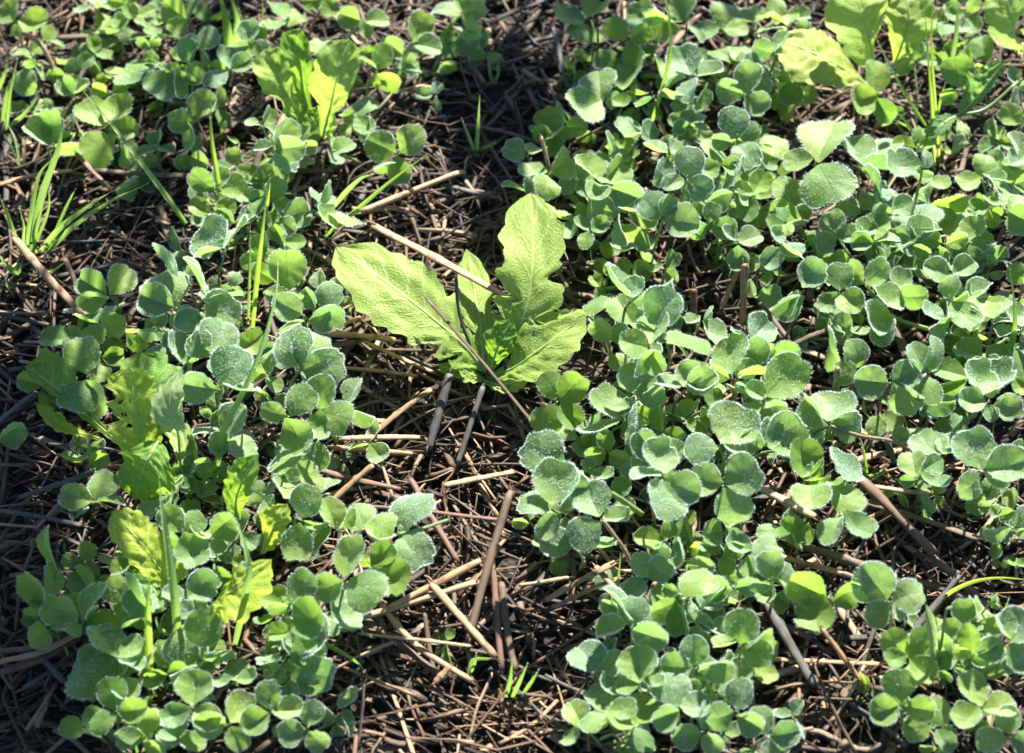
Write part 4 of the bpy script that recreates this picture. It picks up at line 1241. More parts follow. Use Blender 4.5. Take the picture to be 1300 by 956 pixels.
broad_leaf(ms, b, I_((620, 560), (580, 540), (600, 460)), [10, 16, 22],
           [(0, 2), (.4, 16), (.8, 12), (1, 0)], [(0, 2), (.4, 16), (.8, 12), (1, 0)], M['mustard_deep'], rnd, 0.12, 5, 0.1)

# --- large-leaved plant at the top right
D_ = lambda *a: [T('D', x, y) for x, y in a]
b = P(1112, 130, 0.0); b.z = ground_z(b.x, b.y)
ms = empty('broad_leaf_weed', b, 'weed with one broad pale yellow leaf and a crinkled green one at the top right', 'weed')
broad_leaf(ms, b, D_((455, 350), (340, 270), (230, 215), (95, 155)), [10, 24, 30, 32],
           [(0, 2), (.12, 10), (.3, 30), (.5, 42), (.7, 44), (.88, 28), (1, 0)], [(0, 2), (.12, 10), (.3, 34), (.5, 40), (.7, 36), (.88, 24), (1, 0)], M['sage'], rnd, 0.05, 9, 0.06, label='broad pale yellow leaf', dew=200)
broad_leaf(ms, b, D_((480, 280), (455, 150), (420, 30), (400, -90)), [16, 36, 46, 50],
           [(0, 2), (.12, 20), (.3, 44), (.55, 50), (.8, 38), (1, 0)], [(0, 2), (.12, 14), (.3, 34), (.55, 40), (.8, 34), (1, 0)], M['mustard'], rnd, 0.05, 9, 0.08, wave=0.14, label='crinkled green leaf', dew=80)
broad_leaf(ms, b, D_((560, 260), (600, 150), (620, 60), (600, -40)), [14, 30, 38, 42],
           [(0, 2), (.2, 18), (.5, 34), (.8, 28), (1, 0)], [(0, 2), (.2, 16), (.5, 38), (.8, 34), (1, 0)], M['mustard'], rnd, 0.04, 8, 0.1, wave=0.12)
b = P(1298, 90, 0.0); b.z = ground_z(b.x, b.y)
ms = empty('broad_leaf_weed', b, 'weed with a large veined green leaf cut by the top right corner', 'weed')
broad_leaf(ms, b, D_((1060, 220), (1040, 120), (1020, 20), (960, -100)), [14, 34, 44, 50],
           [(0, 2), (.12, 12), (.3, 34), (.6, 40), (.85, 24), (1, 0)], [(0, 2), (.12, 12), (.3, 30), (.6, 36), (.85, 24), (1, 0)], M['mustard'], rnd, 0.08, 9, 0.08, dew=80)
broad_leaf(ms, b, D_((1080, 260), (1130, 180), (1180, 80)), [12, 26, 34],
           [(0, 2), (.3, 26), (.7, 24), (1, 0)], [(0, 2), (.3, 26), (.7, 24), (1, 0)], M['mustard'], rnd, 0.08, 7, 0.1)

b = P(1215, 175, 0.0); b.z = ground_z(b.x, b.y)
ms = empty('serrated_weed', b, 'dark green weed with a sharply folded saw-edged leaf near the right edge at the top', 'weed')
broad_leaf(ms, b, D_((815, 470), (880, 410), (940, 340), (1010, 240)), [28, 34, 42, 50],
           [(0, 2), (.15, 10), (.4, 24), (.65, 22), (.85, 12), (1, 0)], [(0, 2), (.15, 6), (.4, 9), (.65, 9), (1, 0)], M['nettle'], rnd, 0.2, 12, 0.35)
broad_leaf(ms, b, D_((815, 465), (770, 490), (730, 525), (680, 575)), [28, 32, 32, 28],
           [(0, 2), (.2, 6), (.5, 12), (.8, 9), (1, 0)], [(0, 2), (.2, 8), (.5, 16), (.8, 10), (1, 0)], M['nettle'], rnd, 0.16, 8, 0.25)
broad_leaf(ms, b, D_((818, 470), (835, 520), (820, 570), (785, 630)), [28, 32, 30, 25],
           [(0, 2), (.3, 9), (.6, 14), (1, 0)], [(0, 2), (.3, 9), (.6, 8), (1, 0)], M['mustard_pale'], rnd, 0.08, 7, 0.1, label='pale green leaf turned downward')
mb = MB(); tube(mb, [Vector((0, 0, 0)), P(*T('D', 830, 540), 0.014) - b, P(*T('D', 815, 468), 0.028) - b], lambda s: .0013 - .0004 * s, 8)
link('stem', mb.mesh('stem', [M['petiole']]), ms)
mb = MB(); tube(mb, bez([P(*T('D', 820, 465), .028) - b, P(*T('D', 930, 440), .026) - b, P(*T('D', 1060, 330), .03) - b], 9), .0008, 8)
link('side_stem', mb.mesh('side_stem', [M['petiole']]), ms)
b = P(*T('L', 700, 925), 0.0); b.z = ground_z(b.x, b.y)
ms = empty('folded_leaf_plant', b, 'pale green upright folded leaf with a thin curved stem beside it at the lower right', 'seedling')
broad_leaf(ms, b, [T('L', x, y) for x, y in ((705, 930), (715, 850), (715, 760), (685, 625))], [8, 26, 40, 54],
           [(0, 3), (.2, 9), (.45, 13), (.6, 7), (.8, 8), (1, 0)], [(0, 3), (.2, 7), (.45, 8), (.6, 5), (.8, 8), (1, 0)], M['mustard_pale'], rnd, 0.03, 6, 0.3)
mb = MB(); tube(mb, bez([P(*T('L', 715, 930), .004) - b, P(*T('L', 750, 780), .03) - b, P(*T('L', 768, 660), .045) - b, P(*T('L', 790, 640), .045) - b], 12), .0006, 8)
link('stem', mb.mesh('stem', [M['petiole']]), ms)

# --- little many-leaved frosted weeds (chickweed habit)
def tiny_weed(px, py, label, n, size, rnd, h=0.02, m='clover2'):
    b = P(px, py, 0.0); b.z = ground_z(b.x, b.y)
    root = empty('chickweed', b, label, 'weed', 'tiny many-leaved weeds')
    mb = MB()
    tips = []
    for k in range(5):
        a = rnd.uniform(0, 6.28)
        e = Vector((math.cos(a) * h * .7, math.sin(a) * h * .7, h * rnd.uniform(.6, 1.2)))
        tube(mb, bez([Vector((0, 0, 0)), e * .5 + Vector((0, 0, h * .15)), e], 6), .0004, 5)
        tips.append(e)
    link('stem', mb.mesh('stem', [M['petiole']]), root)
    me = LEAFLETS[2][0]
    for k in range(n):
        e = tips[k % 5] * rnd.uniform(.6, 1.0)
        d = Vector((rnd.uniform(-1, 1), rnd.uniform(-1, 1), rnd.uniform(-.2, .7))).normalized()
        nn = (TOCAM + Vector((rnd.gauss(0, .5), rnd.gauss(0, .5), 0))); nn = (nn - d * nn.dot(d)).normalized()
        X = d.cross(nn)
        o = link('leaf', LEAFLETS[int(m[-1])][k % 5], root)
        L = size * rnd.uniform(.6, 1.1)
        o.matrix_local = Matrix.Translation(e) @ Matrix((X, d, nn)).transposed().to_4x4() @ Matrix.Diagonal((L * .6, L, L, 1))
    return root


tiny_weed(258, 655, 'tiny frosted weed with crowded narrow leaves behind the frosted upright grass blade', 26, 0.0045, rnd)
tiny_weed(1233, 392, 'blue-green frosted rosette of narrow leaves among the clover at the right', 24, 0.008, rnd, 0.02)
tiny_weed(1036, 352, 'small dark rosette between two bright clovers in the right half', 18, 0.007, rnd, 0.016, 'clover1')
tiny_weed(1205, 838, 'pale leafy sprig right of the pale folded leaf at the lower right', 20, 0.0065, rnd, 0.03, 'clover1')
tiny_weed(1028, 556, 'feathery green sprig beside the pale underside leaflet in the right half', 18, 0.006, rnd, 0.016, 'clover0')
tiny_weed(1218, 290, 'little green sprig in the straw below the pale downward leaf at the upper right', 14, 0.0055, rnd, 0.014, 'clover0')
tiny_weed(375, 838, 'pale sprig in the lower left patch under the curved grass blade', 20, 0.006, rnd, 0.022, 'clover1')


# ------------------------------------------------------------------ grass
def blade_mesh(pts, hs, w, m, rnd, dew=30, org=None, n=22):
    w *= 0.8
    """pts photo px base -> tip, heights mm, w photo px"""
    cp = [P(p[0], p[1], h / 1000.0) for p, h in zip(pts, hs)]
    mid = bez(cp, n)
    mb = MB(); vs = []; uvs = []
    for i, c in enumerate(mid):
        s = i / (n - 1)
        t_ = (mid[min(i + 1, n - 1)] - mid[max(i - 1, 0)]).normalized()
        sd_ = TOCAM.cross(t_).normalized()
        sd_ = (Quaternion(t_, 0.35 + s * 0.6) @ sd_)
        up = t_.cross(sd_).normalized()
        ww = w / PXM * 0.5 * (0.75 + 0.5 * math.sin(math.pi * min(1, s * 1.1) ** 0.8)) * (1 - s ** 3.5) + 0.00008
        for j in (-2, -1, 0, 1, 2):
            vs.append(c + sd_ * (ww * j / 2) + up * (abs(j) * ww * 0.22) - up * (0.00012 if j == 0 else 0))
            uvs.append((s, (j + 2) / 4))
    fs = [(i * 5 + j, i * 5 + j + 1, (i + 1) * 5 + j + 1, (i + 1) * 5 + j) for i in range(n - 1) for j in range(4)]
    mb.add(vs, fs, 0, uvs)
    for k in range(dew):
        q = vs[rnd.randrange(len(vs))].lerp(vs[rnd.randrange(len(vs))], 0)
        r = rnd.uniform(0.00008, 0.00022)
        drop(mb, q + TOCAM * r, r, 1)
    return mb.mesh('grass_blade', [m, M['dew']], origin=org)


def one_blade(label, pts, hs, w, m='grass', dew=30):
    b = P(pts[0][0], pts[0][1], hs[0] / 1000.0)
    o = link('blade_of_grass', blade_mesh(pts, hs, w, M[m], rnd, dew, b))
    o.location = b
    tag(o, label, 'grass blade', 'single blades of grass', 'thing')
    return o


def tuft(label, base, blades, m='grass', dew=25):
    b = P(base[0], base[1], 0.0); b.z = ground_z(b.x, b.y)
    root = empty('grass_tuft', b, label, 'grass tuft', 'grass tufts')
    for bl in blades:
        pts, hs, w = bl[:3]
        link('blade', blade_mesh(pts, hs, w, M[bl[3] if len(bl) > 3 else m], rnd, dew, b), root)
    return root


rnd = random.Random(33)
tuft('frosted grass tuft of long narrow blades at the left edge below the top corner', (48, 318),
     [([(40, 318), (52, 250), (74, 185), (80, 136)], [2, 26, 48, 60], 10, 'grass_frost'),
      ([(34, 322), (38, 280), (48, 225), (66, 202)], [2, 20, 36, 42], 7, 'grass_frost'),
      ([(52, 318), (75, 290), (110, 262), (142, 243)], [2, 16, 24, 28], 8, 'grass_frost'),
      ([(55, 325), (95, 285), (140, 255), (188, 233)], [2, 18, 26, 26], 7, 'grass_frost'),
      ([(30, 325), (22, 345), (10, 340), (-5, 318)], [2, 14, 18, 20], 12, 'grass'),
      ([(32, 330), (18, 300), (8, 270), (-2, 245)], [2, 20, 30, 36], 7, 'grass'),
      ([(45, 330), (60, 345), (80, 335)], [2, 10, 14], 6, 'grass'), ([(40, 322), (60, 270), (62, 240)], [2, 20, 32], 4, 'grass_frost'), ([(28, 322), (30, 290), (24, 262)], [2, 20, 30], 4, 'grass_frost'),
      ([(36, 326), (8, 352), (18, 378)], [2, 10, 4], 5, 'grass_frost'), ([(58, 322), (84, 262), (96, 240)], [2, 20, 28], 4, 'grass'), ([(46, 322), (42, 296), (50, 268)], [2, 14, 24], 4, 'grass')])
tuft('thin green grass shoots at the left edge above the big tuft', (12, 160),
     [([(8, 165), (12, 120), (22, 75)], [2, 20, 34], 5), ([(2, 160), (8, 118), (14, 100)], [2, 18, 22], 5, 'grass_frost'),
      ([(10, 162), (30, 145), (50, 122)], [2, 10, 16], 6, 'grass_frost'), ([(0, 165), (14, 185), (24, 210)], [2, 8, 6], 5, 'grass_frost'),
      ([(26, 215), (20, 180), (10, 158)], [2, 8, 10], 4, 'grass_frost'), ([(-5, 120), (5, 95), (14, 62)], [4, 16, 24], 5)])
tuft('broad green grass blades at the top edge over the upper left patch', (298, 62),
     [([(290, 66), (286, 30), (276, -20)], [4, 24, 40], 14), ([(298, 66), (300, 30), (290, -15)], [4, 28, 44], 12),
      ([(305, 64), (312, 40), (300, 5)], [4, 20, 30], 9), ([(300, 66), (330, 40), (333, 0)], [4, 20, 32], 8, 'grass_bright')])
one_blade('long slanting pale grass blade from the bright flat clover down to the left patch', [(236, 284), (200, 235), (150, 170), (104, 114)], [10, 30, 44, 52], 8, 'grass_frost')
one_blade('bright upright grass blade between the upper left patch and the dark clover', [(286, 295), (276, 230), (268, 175), (267, 115)], [8, 28, 46, 60], 8, 'grass_bright')
one_blade('tall vivid yellow-green grass blade in the left patch', [(320, 420), (326, 350), (333, 290), (340, 232)], [8, 32, 52, 66], 7, 'grass_bright')
one_blade('thin pale grass stem beside the tall vivid yellow-green blade', [(315, 412), (316, 370), (317, 320), (318, 258)], [6, 22, 38, 52], 4, 'grass_frost')
one_blade('long bent grass blade running from the left patch down past the yellowing seedling', [(274, 605), (283, 545), (304, 505), (332, 440), (350, 372), (353, 325)], [12, 34, 44, 52, 58, 60], 8, 'grass_frost')
one_blade('wide frosted upright grass blade in front of the yellow oval leaf', [(226, 830), (222, 770), (213, 700), (205, 645), (202, 606)], [10, 34, 52, 64, 70], 11, 'grass_frost', 60)
one_blade('bright green upright blade rising from the bottom edge at the lower left', [(192, 885), (188, 820), (187, 770), (191, 722)], [4, 26, 44, 56], 10, 'grass_bright')
one_blade('arching frosted grass blade right of the smooth bright hanging leaflet', [(298, 818), (308, 770), (315, 725), (306, 680), (288, 645)], [8, 28, 44, 52, 56], 9, 'grass_frost', 40)
one_blade('thin yellow grass blade standing in the upper right mat', [(826, 158), (842, 105), (851, 55), (845, 0), (838, -20)], [16, 36, 50, 62, 64], 6, 'grass_bright')
tuft('tall bright grass shoot with several stiff blades at the upper right', (1185, 215),
     [([(1185, 218), (1183, 150), (1178, 80), (1172, -15)], [4, 34, 58, 80], 7, 'grass_bright'), ([(1192, 205), (1186, 130), (1182, 60), (1184, -10)], [4, 36, 60, 78], 6, 'grass_bright'),
      ([(1178, 165), (1155, 130), (1130, 85), (1108, 40)], [10, 26, 38, 48], 6), ([(1175, 200), (1150, 155), (1130, 138)], [4, 18, 24], 6),
      ([(1208, 75), (1213, 40), (1216, -10)], [30, 42, 56], 9, 'grass_frost'), ([(1184, 170), (1195, 120), (1205, 95)], [8, 30, 36], 5)])
tuft('folded green grass blade over a short one at the right edge', (1275, 480),
     [([(1274, 480), (1284, 430), (1287, 395), (1282, 342)], [6, 28, 40, 54], 11), ([(1276, 475), (1290, 450), (1305, 420)], [6, 18, 24], 8), ([(1272, 478), (1262, 440), (1275, 415)], [6, 18, 26], 6, 'grass_frost')])
one_blade('thin arching bright grass blade at the right edge above the lower right corner', [(1188, 772), (1205, 752), (1235, 738), (1270, 733), (1312, 737)], [3, 12, 18, 18, 12], 6, 'grass_bright', 10)
one_blade('short dewy grass spike pointing to the thin arching blade at the lower right', [(1262, 812), (1271, 785), (1282, 756)], [8, 20, 30], 6, 'grass')
one_blade('short frosted grass spike beside the frost-white clover at the bottom middle', [(780, 788), (783, 745), (788, 702)], [6, 26, 42], 6, 'grass')
one_blade('thin leaning shoot at the left of the short frosted grass spike', [(778, 835), (768, 800), (764, 770)], [4, 16, 24], 5, 'grass')
tuft('two thin grass shoots standing in the dark straw gap at the top middle', (605, 208),
     [([(605, 200), (606, 160), (609, 120)], [2, 20, 36], 6, 'grass_frost'), ([(604, 198), (594, 172), (586, 150)], [2, 16, 24], 5, 'grass_frost'),
      ([(607, 196), (618, 186), (634, 180)], [2, 8, 10], 6), ([(600, 196), (592, 205), (590, 232)], [4, 8, 3], 4, 'grass_frost')])
tuft('tiny pair of green tips near the pale creeping stem at the top', (624, 108),
     [([(625, 108), (621, 90), (621, 72)], [2, 10, 16], 5), ([(627, 108), (632, 92), (632, 78)], [2, 10, 14], 4)])
one_blade('straight green grass blade slanting left of the central seedling', [(412, 300), (450, 268), (495, 230), (542, 196)], [10, 26, 38, 46], 6, 'grass')
one_blade('curled white-frosted grass tip above the slanting green blade', [(424, 262), (440, 242), (458, 226), (475, 221)], [12, 26, 34, 36], 7, 'grass_frost', 60)
one_blade('thin blade beside the frosty pale clover in front of the upright seedling', [(345, 270), (355, 245), (366, 215), (369, 208)], [8, 18, 28, 30], 4, 'grass')
one_blade('thin bright blade left of the white curled leaflet', [(331, 305), (338, 265), (343, 232)], [6, 24, 38], 5, 'grass_bright')
one_blade('curved green grass blade reaching from the left patch onto the lower straw', [(362, 792), (395, 808), (430, 825), (455, 842), (472, 864)], [20, 24, 22, 16, 6], 7, 'grass')
one_blade('green grass blade crossing the pale smooth leaflet at the bottom left', [(330, 850), (345, 810), (362, 780), (372, 760)], [6, 20, 28, 32], 7, 'grass')
tuft('small frosted curling shoot at the bottom edge of the central straw', (596, 856),
     [([(594, 858), (600, 838), (622, 836), (640, 838)], [2, 8, 9, 6], 5, 'grass_frost'), ([(596, 856), (602, 840), (605, 828)], [2, 10, 14], 5)])
tuft('pair of short green grass shoots at the bottom edge near the middle', (645, 880),
     [([(642, 885), (647, 860), (650, 838)], [2, 14, 24], 6), ([(650, 885), (660, 862), (670, 842)], [2, 14, 22], 6), ([(664, 880), (676, 862), (684, 850)], [2, 10, 14], 5)])
one_blade('short thin green shoot left of the pale sprig in the right half straw', [(1101, 612), (1096, 575), (1088, 545)], [2, 16, 26], 5, 'grass')
tuft('thin crossing grass threads on the straw above the thick reddish straw', (1125, 600),
     [([(1102, 604), (1120, 600), (1148, 592)], [6, 10, 12], 4), ([(1108, 610), (1118, 600), (1128, 588)], [4, 10, 14], 4), ([(1100, 606), (1095, 590), (1094, 578)], [4, 10, 14], 4)])
one_blade('short straight shoot in the shade behind the tall vivid blade', [(180, 478), (178, 450), (176, 430)], [10, 20, 28], 7, 'grass_frost')
one_blade('thin green blade lying near the foot of the upright bright blade in the upper patch', [(204, 215), (196, 180), (175, 158)], [3, 12, 16], 5, 'grass')
one_blade('pale dewy blade edge at the top left patch under the top edge', [(228, 47), (200, 45), (165, 50)], [20, 26, 28], 4, 'grass_bright')
one_blade('short bright upright blade between frosted clovers in the left patch', [(240, 480), (241, 450), (242, 425)], [20, 34, 46], 6, 'grass_frost')
one_blade('thin yellow straw-like blade in the right half of the upper mat', [(762, 150), (758, 130), (757, 118)], [20, 30, 36], 4, 'grass_bright')


# ------------------------------------------------------------------ single straws that stand out
def stalk(label, m, x1, y1, x2, y2, w, z1=7, z2=9, bend=None, node=True, name='straw_stalk', group='single straws on the litter', mid=None):
    a = P(x1, y1, z1 / 1000.0); b = P(x2, y2, z2 / 1000.0)
    if mid: c = P(mid[0], mid[1], mid[2] / 1000.0)
    else:
        c = (a + b) / 2; sd_ = Vector((-(b - a).y, (b - a).x, 0)).normalized()
        c += sd_ * ((bend if bend is not None else rnd.gauss(0, .012)) * (b - a).length)
    pts = bez([a - c, Vector((0, 0, 0)), b - c], 17)
    mb = MB()
    r = w * 0.92 / PXM / 2
    ns = [rnd.uniform(.2, .8)] if node else []
    k1 = rnd.uniform(3, 9); k2 = rnd.uniform(0, 6)

    def rad(s):
        q = r * (1 + 0.08 * math.sin(s * k1 + k2) + rnd.uniform(-.04, .04))
        for n_ in ns:
            q *= 1 + 0.30 * math.exp(-((s - n_) * 40) ** 2)
        if s < .03 or s > .97: q *= 0.8
        return q
    tube(mb, pts, rad, 9, 0, rnd.uniform(.3, .75), True, 0.09, rnd)
    # splinters at the broken ends
    for e, d in ((pts[0], pts[0] - pts[1]), (pts[-1], pts[-1] - pts[-2])):
        d = d.normalized()
        for k in range(3):
            o_ = Vector((rnd.uniform(-1, 1), rnd.uniform(-1, 1), rnd.uniform(-.6, .6))) * r * .6
            tube(mb, [e + o_ - d * r, e + o_ + d * r * rnd.uniform(.6, 2.2)], lambda s: r * .28 * (1 - .8 * s), 4)
    o = link(name, mb.mesh(name, [M[m]]))
    o.location = c
    tag(o, label, 'straw stalk', group)
    return o


rnd = random.Random(44)
def S(label, m, t, x1, y1, x2, y2, w, z1=8, z2=9, **k):
    a = T(t, x1, y1); b = T(t, x2, y2)
    return stalk(label, m, a[0], a[1], b[0], b[1], w, z1, z2, **k)


S('long tan straw crossing the small middle leaf of the central seedling', 'tan', 'F', 487, -12, 1062, 295, 13, 20, 25, bend=.008)
stalk('tapering two-tone straw stuck through the central seedling, dark at its lower part', 'brown', 541, 378, 692, 556, 5.5, 36, 10, name='dry_stem')
S('curled dry grey stem standing in the central seedling', 'grey', 'F', 885, 480, 825, 190, 5, 20, 44, bend=.06, name='dry_stem')
S('tan straw touching the left patch below the central seedling\'s big leaf', 'tan', 'F', 280, 425, 580, 452, 10, 10, 10)
S('thin tan straw leading from the tan one under the big left leaf', 'tan', 'F', 450, 455, 740, 585, 7, 9, 6)
S('straw leaning over the upper edge of the soil hollow\'s right side', 'tan', 'F', 480, 840, 725, 650, 9, 8, 13)
S('level pale straw just below the soil hollow', 'pale', 'F', 360, 850, 680, 845, 9, 10, 10)
S('second level straw right under the pale one below the soil hollow', 'tan', 'F', 320, 885, 650, 912, 9, 9, 9)
S('short broken straw at the lower left rim of the soil hollow', 'pale', 'F', 375, 770, 540, 780, 9, 8, 8)
S('thin level straw across the upper part of the soil hollow', 'tan', 'F', 370, 563, 670, 597, 6, 8, 7)
S('thick dark grey straw standing up to the central seedling\'s base', 'grey', 'F', 715, 895, 800, 590, 12, 6, 14)
S('long dark grey straw right of the thick one under the central seedling', 'grey', 'F', 830, 955, 935, 640, 8, 6, 13)
S('pale flattened straw lying alone right of centre below the seedling', 'pale', 'J', 775, 148, 1060, 92, 9, 14, 15)
S('reddish straw running right from the clover tip below the soil hollow', 'red', 'J', 180, 55, 600, 162, 9, 10, 10)
S('split tan straw slanting up over the reddish one', 'tan', 'J', 315, 220, 490, 65, 9, 10, 16)
S('long thin reddish straw lying level in the middle of the lower straw', 'red', 'J', 720, 252, 1040, 290, 6, 10, 10)
S('straw crossing behind the clover set apart on the straw', 'brown', 'J', 400, 228, 740, 262, 7, 8, 8)
S('dark red straw running steeply down right of the clover set apart', 'red', 'J', 640, 120, 835, 460, 9, 10, 8)
S('upper of the two sunlit straws side by side in the lower middle', 'tan', 'J', 550, 645, 925, 450, 10, 11, 13)
S('lower of the two sunlit straws side by side in the lower middle', 'pale', 'J', 420, 690, 905, 540, 10, 10, 11)
S('long sunlit brown stalk rising up the middle of the lower straw', 'brown', 'J', 870, 790, 1045, 170, 11, 9, 16)
S('tan straw slanting down right below the paired sunlit straws', 'tan', 'J', 725, 545, 985, 840, 11, 13, 9)
S('tan stalk starting under the paired straws and ending at the bottom edge', 'tan', 'J', 520, 630, 890, 940, 9, 9, 11, mid=(*T('J', 665, 795), 11))
S('long brown straw from the clover\'s tip to the bottom edge', 'brown', 'J', 350, 615, 780, 930, 11, 7, 7)
S('needle-thin pale straw lying level near the bottom of the lower straw', 'pale', 'J', 440, 748, 885, 797, 5, 14, 14)
S('upright reddish straw right of the sunlit brown stalk', 'red', 'J', 1010, 900, 975, 460, 9, 7, 10)
S('short stub of straw pointing down at the bottom edge below the tan stalk', 'tan', 'J', 740, 945, 800, 880, 9, 10, 12)
S('long pale-edged straw at the left edge pointing at the long-stalked clover', 'tan', 'E', 55, 35, 330, 345, 12, 26, 12)
S('shorter straw beside the pale-edged one at the left', 'brown', 'E', 262, 122, 370, 345, 8, 20, 10)
S('grey straw running up from the left edge toward the toothed leaf', 'grey', 'E', -20, 795, 140, 665, 9, 9, 11)
S('grey straw lying behind the long-stalked clover', 'grey', 'E', 225, 195, 510, 128, 8, 8, 12)
S('thick cut straw with its open end facing right in the right half', 'pale', 'L', 0, 150, 240, 275, 13, 20, 24, bend=0)
S('thick reddish straw slanting down through the middle of the right straw opening', 'red', 'L', 418, 118, 722, 425, 15, 20, 13, bend=.01)
S('dark straw lying behind the thick reddish one', 'brown', 'L', 430, 210, 905, 365, 11, 10, 10)
S('tan straw continuing the thick reddish one to the lower right', 'brown', 'L', 690, 420, 900, 600, 13, 11, 8)
S('bare pinkish stalk rising from the bottom edge under the green and frosty clover', 'tan', 'L', 440, 960, 265, 725, 10, 6, 34, node=False)
S('thick dark jointed stalk at the bottom right of the lower right mat', 'grey', 'L', 40, 620, 240, 960, 14, 12, 8)
S('long brown straw under the two shadow-crossed leaflets', 'brown', 'L', 130, 375, 490, 492, 13, 9, 9)
S('second long straw right below the two shadow-crossed leaflets', 'tan', 'L', 40, 420, 420, 520, 10, 7, 7)
S('brown straw ending under the sparkling three-leaflet clover', 'brown', 'L', 640, 530, 960, 640, 11, 7, 7)
S('pale level straw above the thick reddish straw', 'pale', 'L', 470, 152, 700, 182, 8, 14, 14)
S('thin pale level straw at the bottom edge left of the bare pinkish stalk', 'tan', 'L', 40, 850, 510, 872, 7, 8, 8)
S('dark stalk leaning up left of the pale folded leaf', 'grey', 'L', 610, 760, 820, 510, 9, 8, 12)
S('long straw at the left border of the lower right mat running to the bottom', 'brown', 'K', -10, 540, 45, 900, 10, 9, 7)
S('thin pale straw lying left of the sparkling pair in the lower straw', 'pale', 'K', 60, 552, 262, 520, 6, 12, 12)
S('bundle-like tan straw right of the thin pale one', 'tan', 'K', 170, 610, 450, 458, 9, 11, 14)
S('second straw of the bundle leading to the sparkling pair', 'tan', 'K', 200, 640, 470, 520, 7, 9, 10)
S('short tan straw under the two wide flat leaflets', 'pale', 'K', 370, 475, 470, 590, 9, 12, 10)
S('upright cut pale straw piercing the frosty clover at the mat\'s left rim', 'pale', 'C', 185, 690, 148, 555, 9, 22, 38, node=False)
S('upright flat tan straw in the straw opening left of the right half', 'tan', 'G', 968, 392, 975, 145, 12, 8, 34, node=False)
S('dull red stub of straw left of the upright flat tan one', 'red', 'G', 765, 385, 765, 245, 11, 8, 18, node=False)
S('leaning straw crossing the upright flat tan one', 'tan', 'G', 880, 320, 950, 160, 8, 8, 20)
S('long pale straw above the central seedling\'s left leaf', 'pale', 'B', 440, 858, 835, 698, 10, 14, 12)
S('short straw under the long pale one above the central seedling', 'tan', 'B', 490, 905, 640, 990, 8, 11, 11)
S('long grey-brown straw lying level near the top left corner', 'brown', 'A', 228, 152, 580, 138, 11, 12, 14)
S('long level straw right of the left tuft', 'brown', 'A', 400, 690, 840, 712, 10, 9, 10)
S('level straw under the upright seedling', 'brown', 'B', 0, 690, 330, 692, 9, 9, 9)
S('slender brown straw above the tuft of frosted grass', 'red', 'A', 310, 620, 440, 760, 8, 10, 8)
S('bent pale straw at the left edge above the tuft', 'tan', 'A', -10, 750, 290, 690, 8, 9, 9, bend=.05)
S('long grey straw left of the yellow oval leaf', 'grey', 'I', 80, 195, 375, 95, 9, 10, 12)
S('lower grey straw below the clover alone on dark straw', 'grey', 'I', 0, 250, 330, 310, 8, 8, 9)
S('upper strand of the curved straw bundle at the bottom left', 'brown', 'I', 0, 820, 330, 715, 10, 9, 13, bend=-.1)
S('middle strand of the curved straw bundle at the bottom left', 'tan', 'I', 0, 860, 330, 735, 9, 11, 15, bend=-.08)
S('lower strand of the curved straw bundle at the bottom left', 'brown', 'I', 0, 905, 320, 760, 11, 9, 12, bend=-.06)
S('dark straw crossing the curved bundle at the bottom left', 'grey', 'I', 170, 845, 260, 945, 8, 13, 11)
S('long dull straw left of the central seedling running into the left patch', 'brown', 'F', 310, 480, 440, 450, 12, 8, 8)
S('straw sticking out from under the left patch toward the centre', 'tan', 'F', 345, 395, 440, 360, 8, 9, 10)
S('long straw crossing the right half below the heart-shaped bright leaflet', 'brown', 'H', 150, 470, 310, 405, 9, 10, 14)
S('dark straw slanting down left of the frosted row in the right half', 'brown', 'H', 15, 300, 130, 450, 10, 9, 8)
S('broad tan straw behind the hanging white leaflet', 'brown', 'H', 545, 350, 615, 545, 14, 8, 7)
S('grey straw rising between the bud and the dewy row in the right half', 'grey', 'H', 490, 745, 560, 950, 10, 14, 9)
S('tan straw lying level under the dark oval leaflet', 'tan', 'H', 390, 940, 590, 895, 11, 9, 9)
S('long level brown straw under the four frosted leaflets', 'brown', 'H', 290, 620, 520, 665, 10, 8, 8)
S('red-brown upright stem with pale hairs at the upper right', 'red', 'H', 890, 250, 1000, 0, 6, 8, 26, name='dry_stem')
S('dark thin upright stalk standing above the shaded clover near the top', 'grey', 'C', 380, 200, 378, 65, 6, 30, 48, node=False, name='dry_stem')
S('dull straw in the dark gap left of the upper mat', 'grey', 'C', 200, 110, 265, 370, 8, 10, 8)
S('thin grey straw deep in the dark gap at the top', 'grey', 'C', 150, 280, 220, 430, 6, 9, 8)
S('grey straw crossing the dark gap beside the two thin grass shoots', 'grey', 'B', 790, 750, 990, 800, 9, 9, 9)
S('dark straw slanting through the dark gap at the top', 'brown', 'B', 850, 210, 940, 340, 9, 9, 8)

# the creeping pale stem with clover at the top and the thick hairy one in the lower right mat are runners
def runner(label, pts, w, m='petiole'):
    cp = [P(x, y, z / 1000.0) for x, y, z in pts]
    c = cp[0]
    p2 = bez([q - c for q in cp], 24)
    mb = MB(); tube(mb, p2, w / PXM / 2, 8)
    for k in range(260):
        q = p2[rnd.randrange(23)]; q = q.lerp(p2[min(23, rnd.randrange(23))], 0) + (p2[1] - p2[0]) * rnd.random()
        d = Vector((rnd.uniform(-1, 1), rnd.uniform(-1, 1), rnd.uniform(-1, 1))).normalized()
        s_ = d.cross(Vector((.3, .5, .8))).normalized() * 0.00006
        mb.add([q - s_, q + s_, q + d * (w / PXM / 2 + 0.0009)], [(0, 1, 2)], 1)
    o = link('clover_runner', mb.mesh('clover_runner', [M[m], M['down']])); o.location = c
    tag(o, label, 'runner', 'creeping stems')


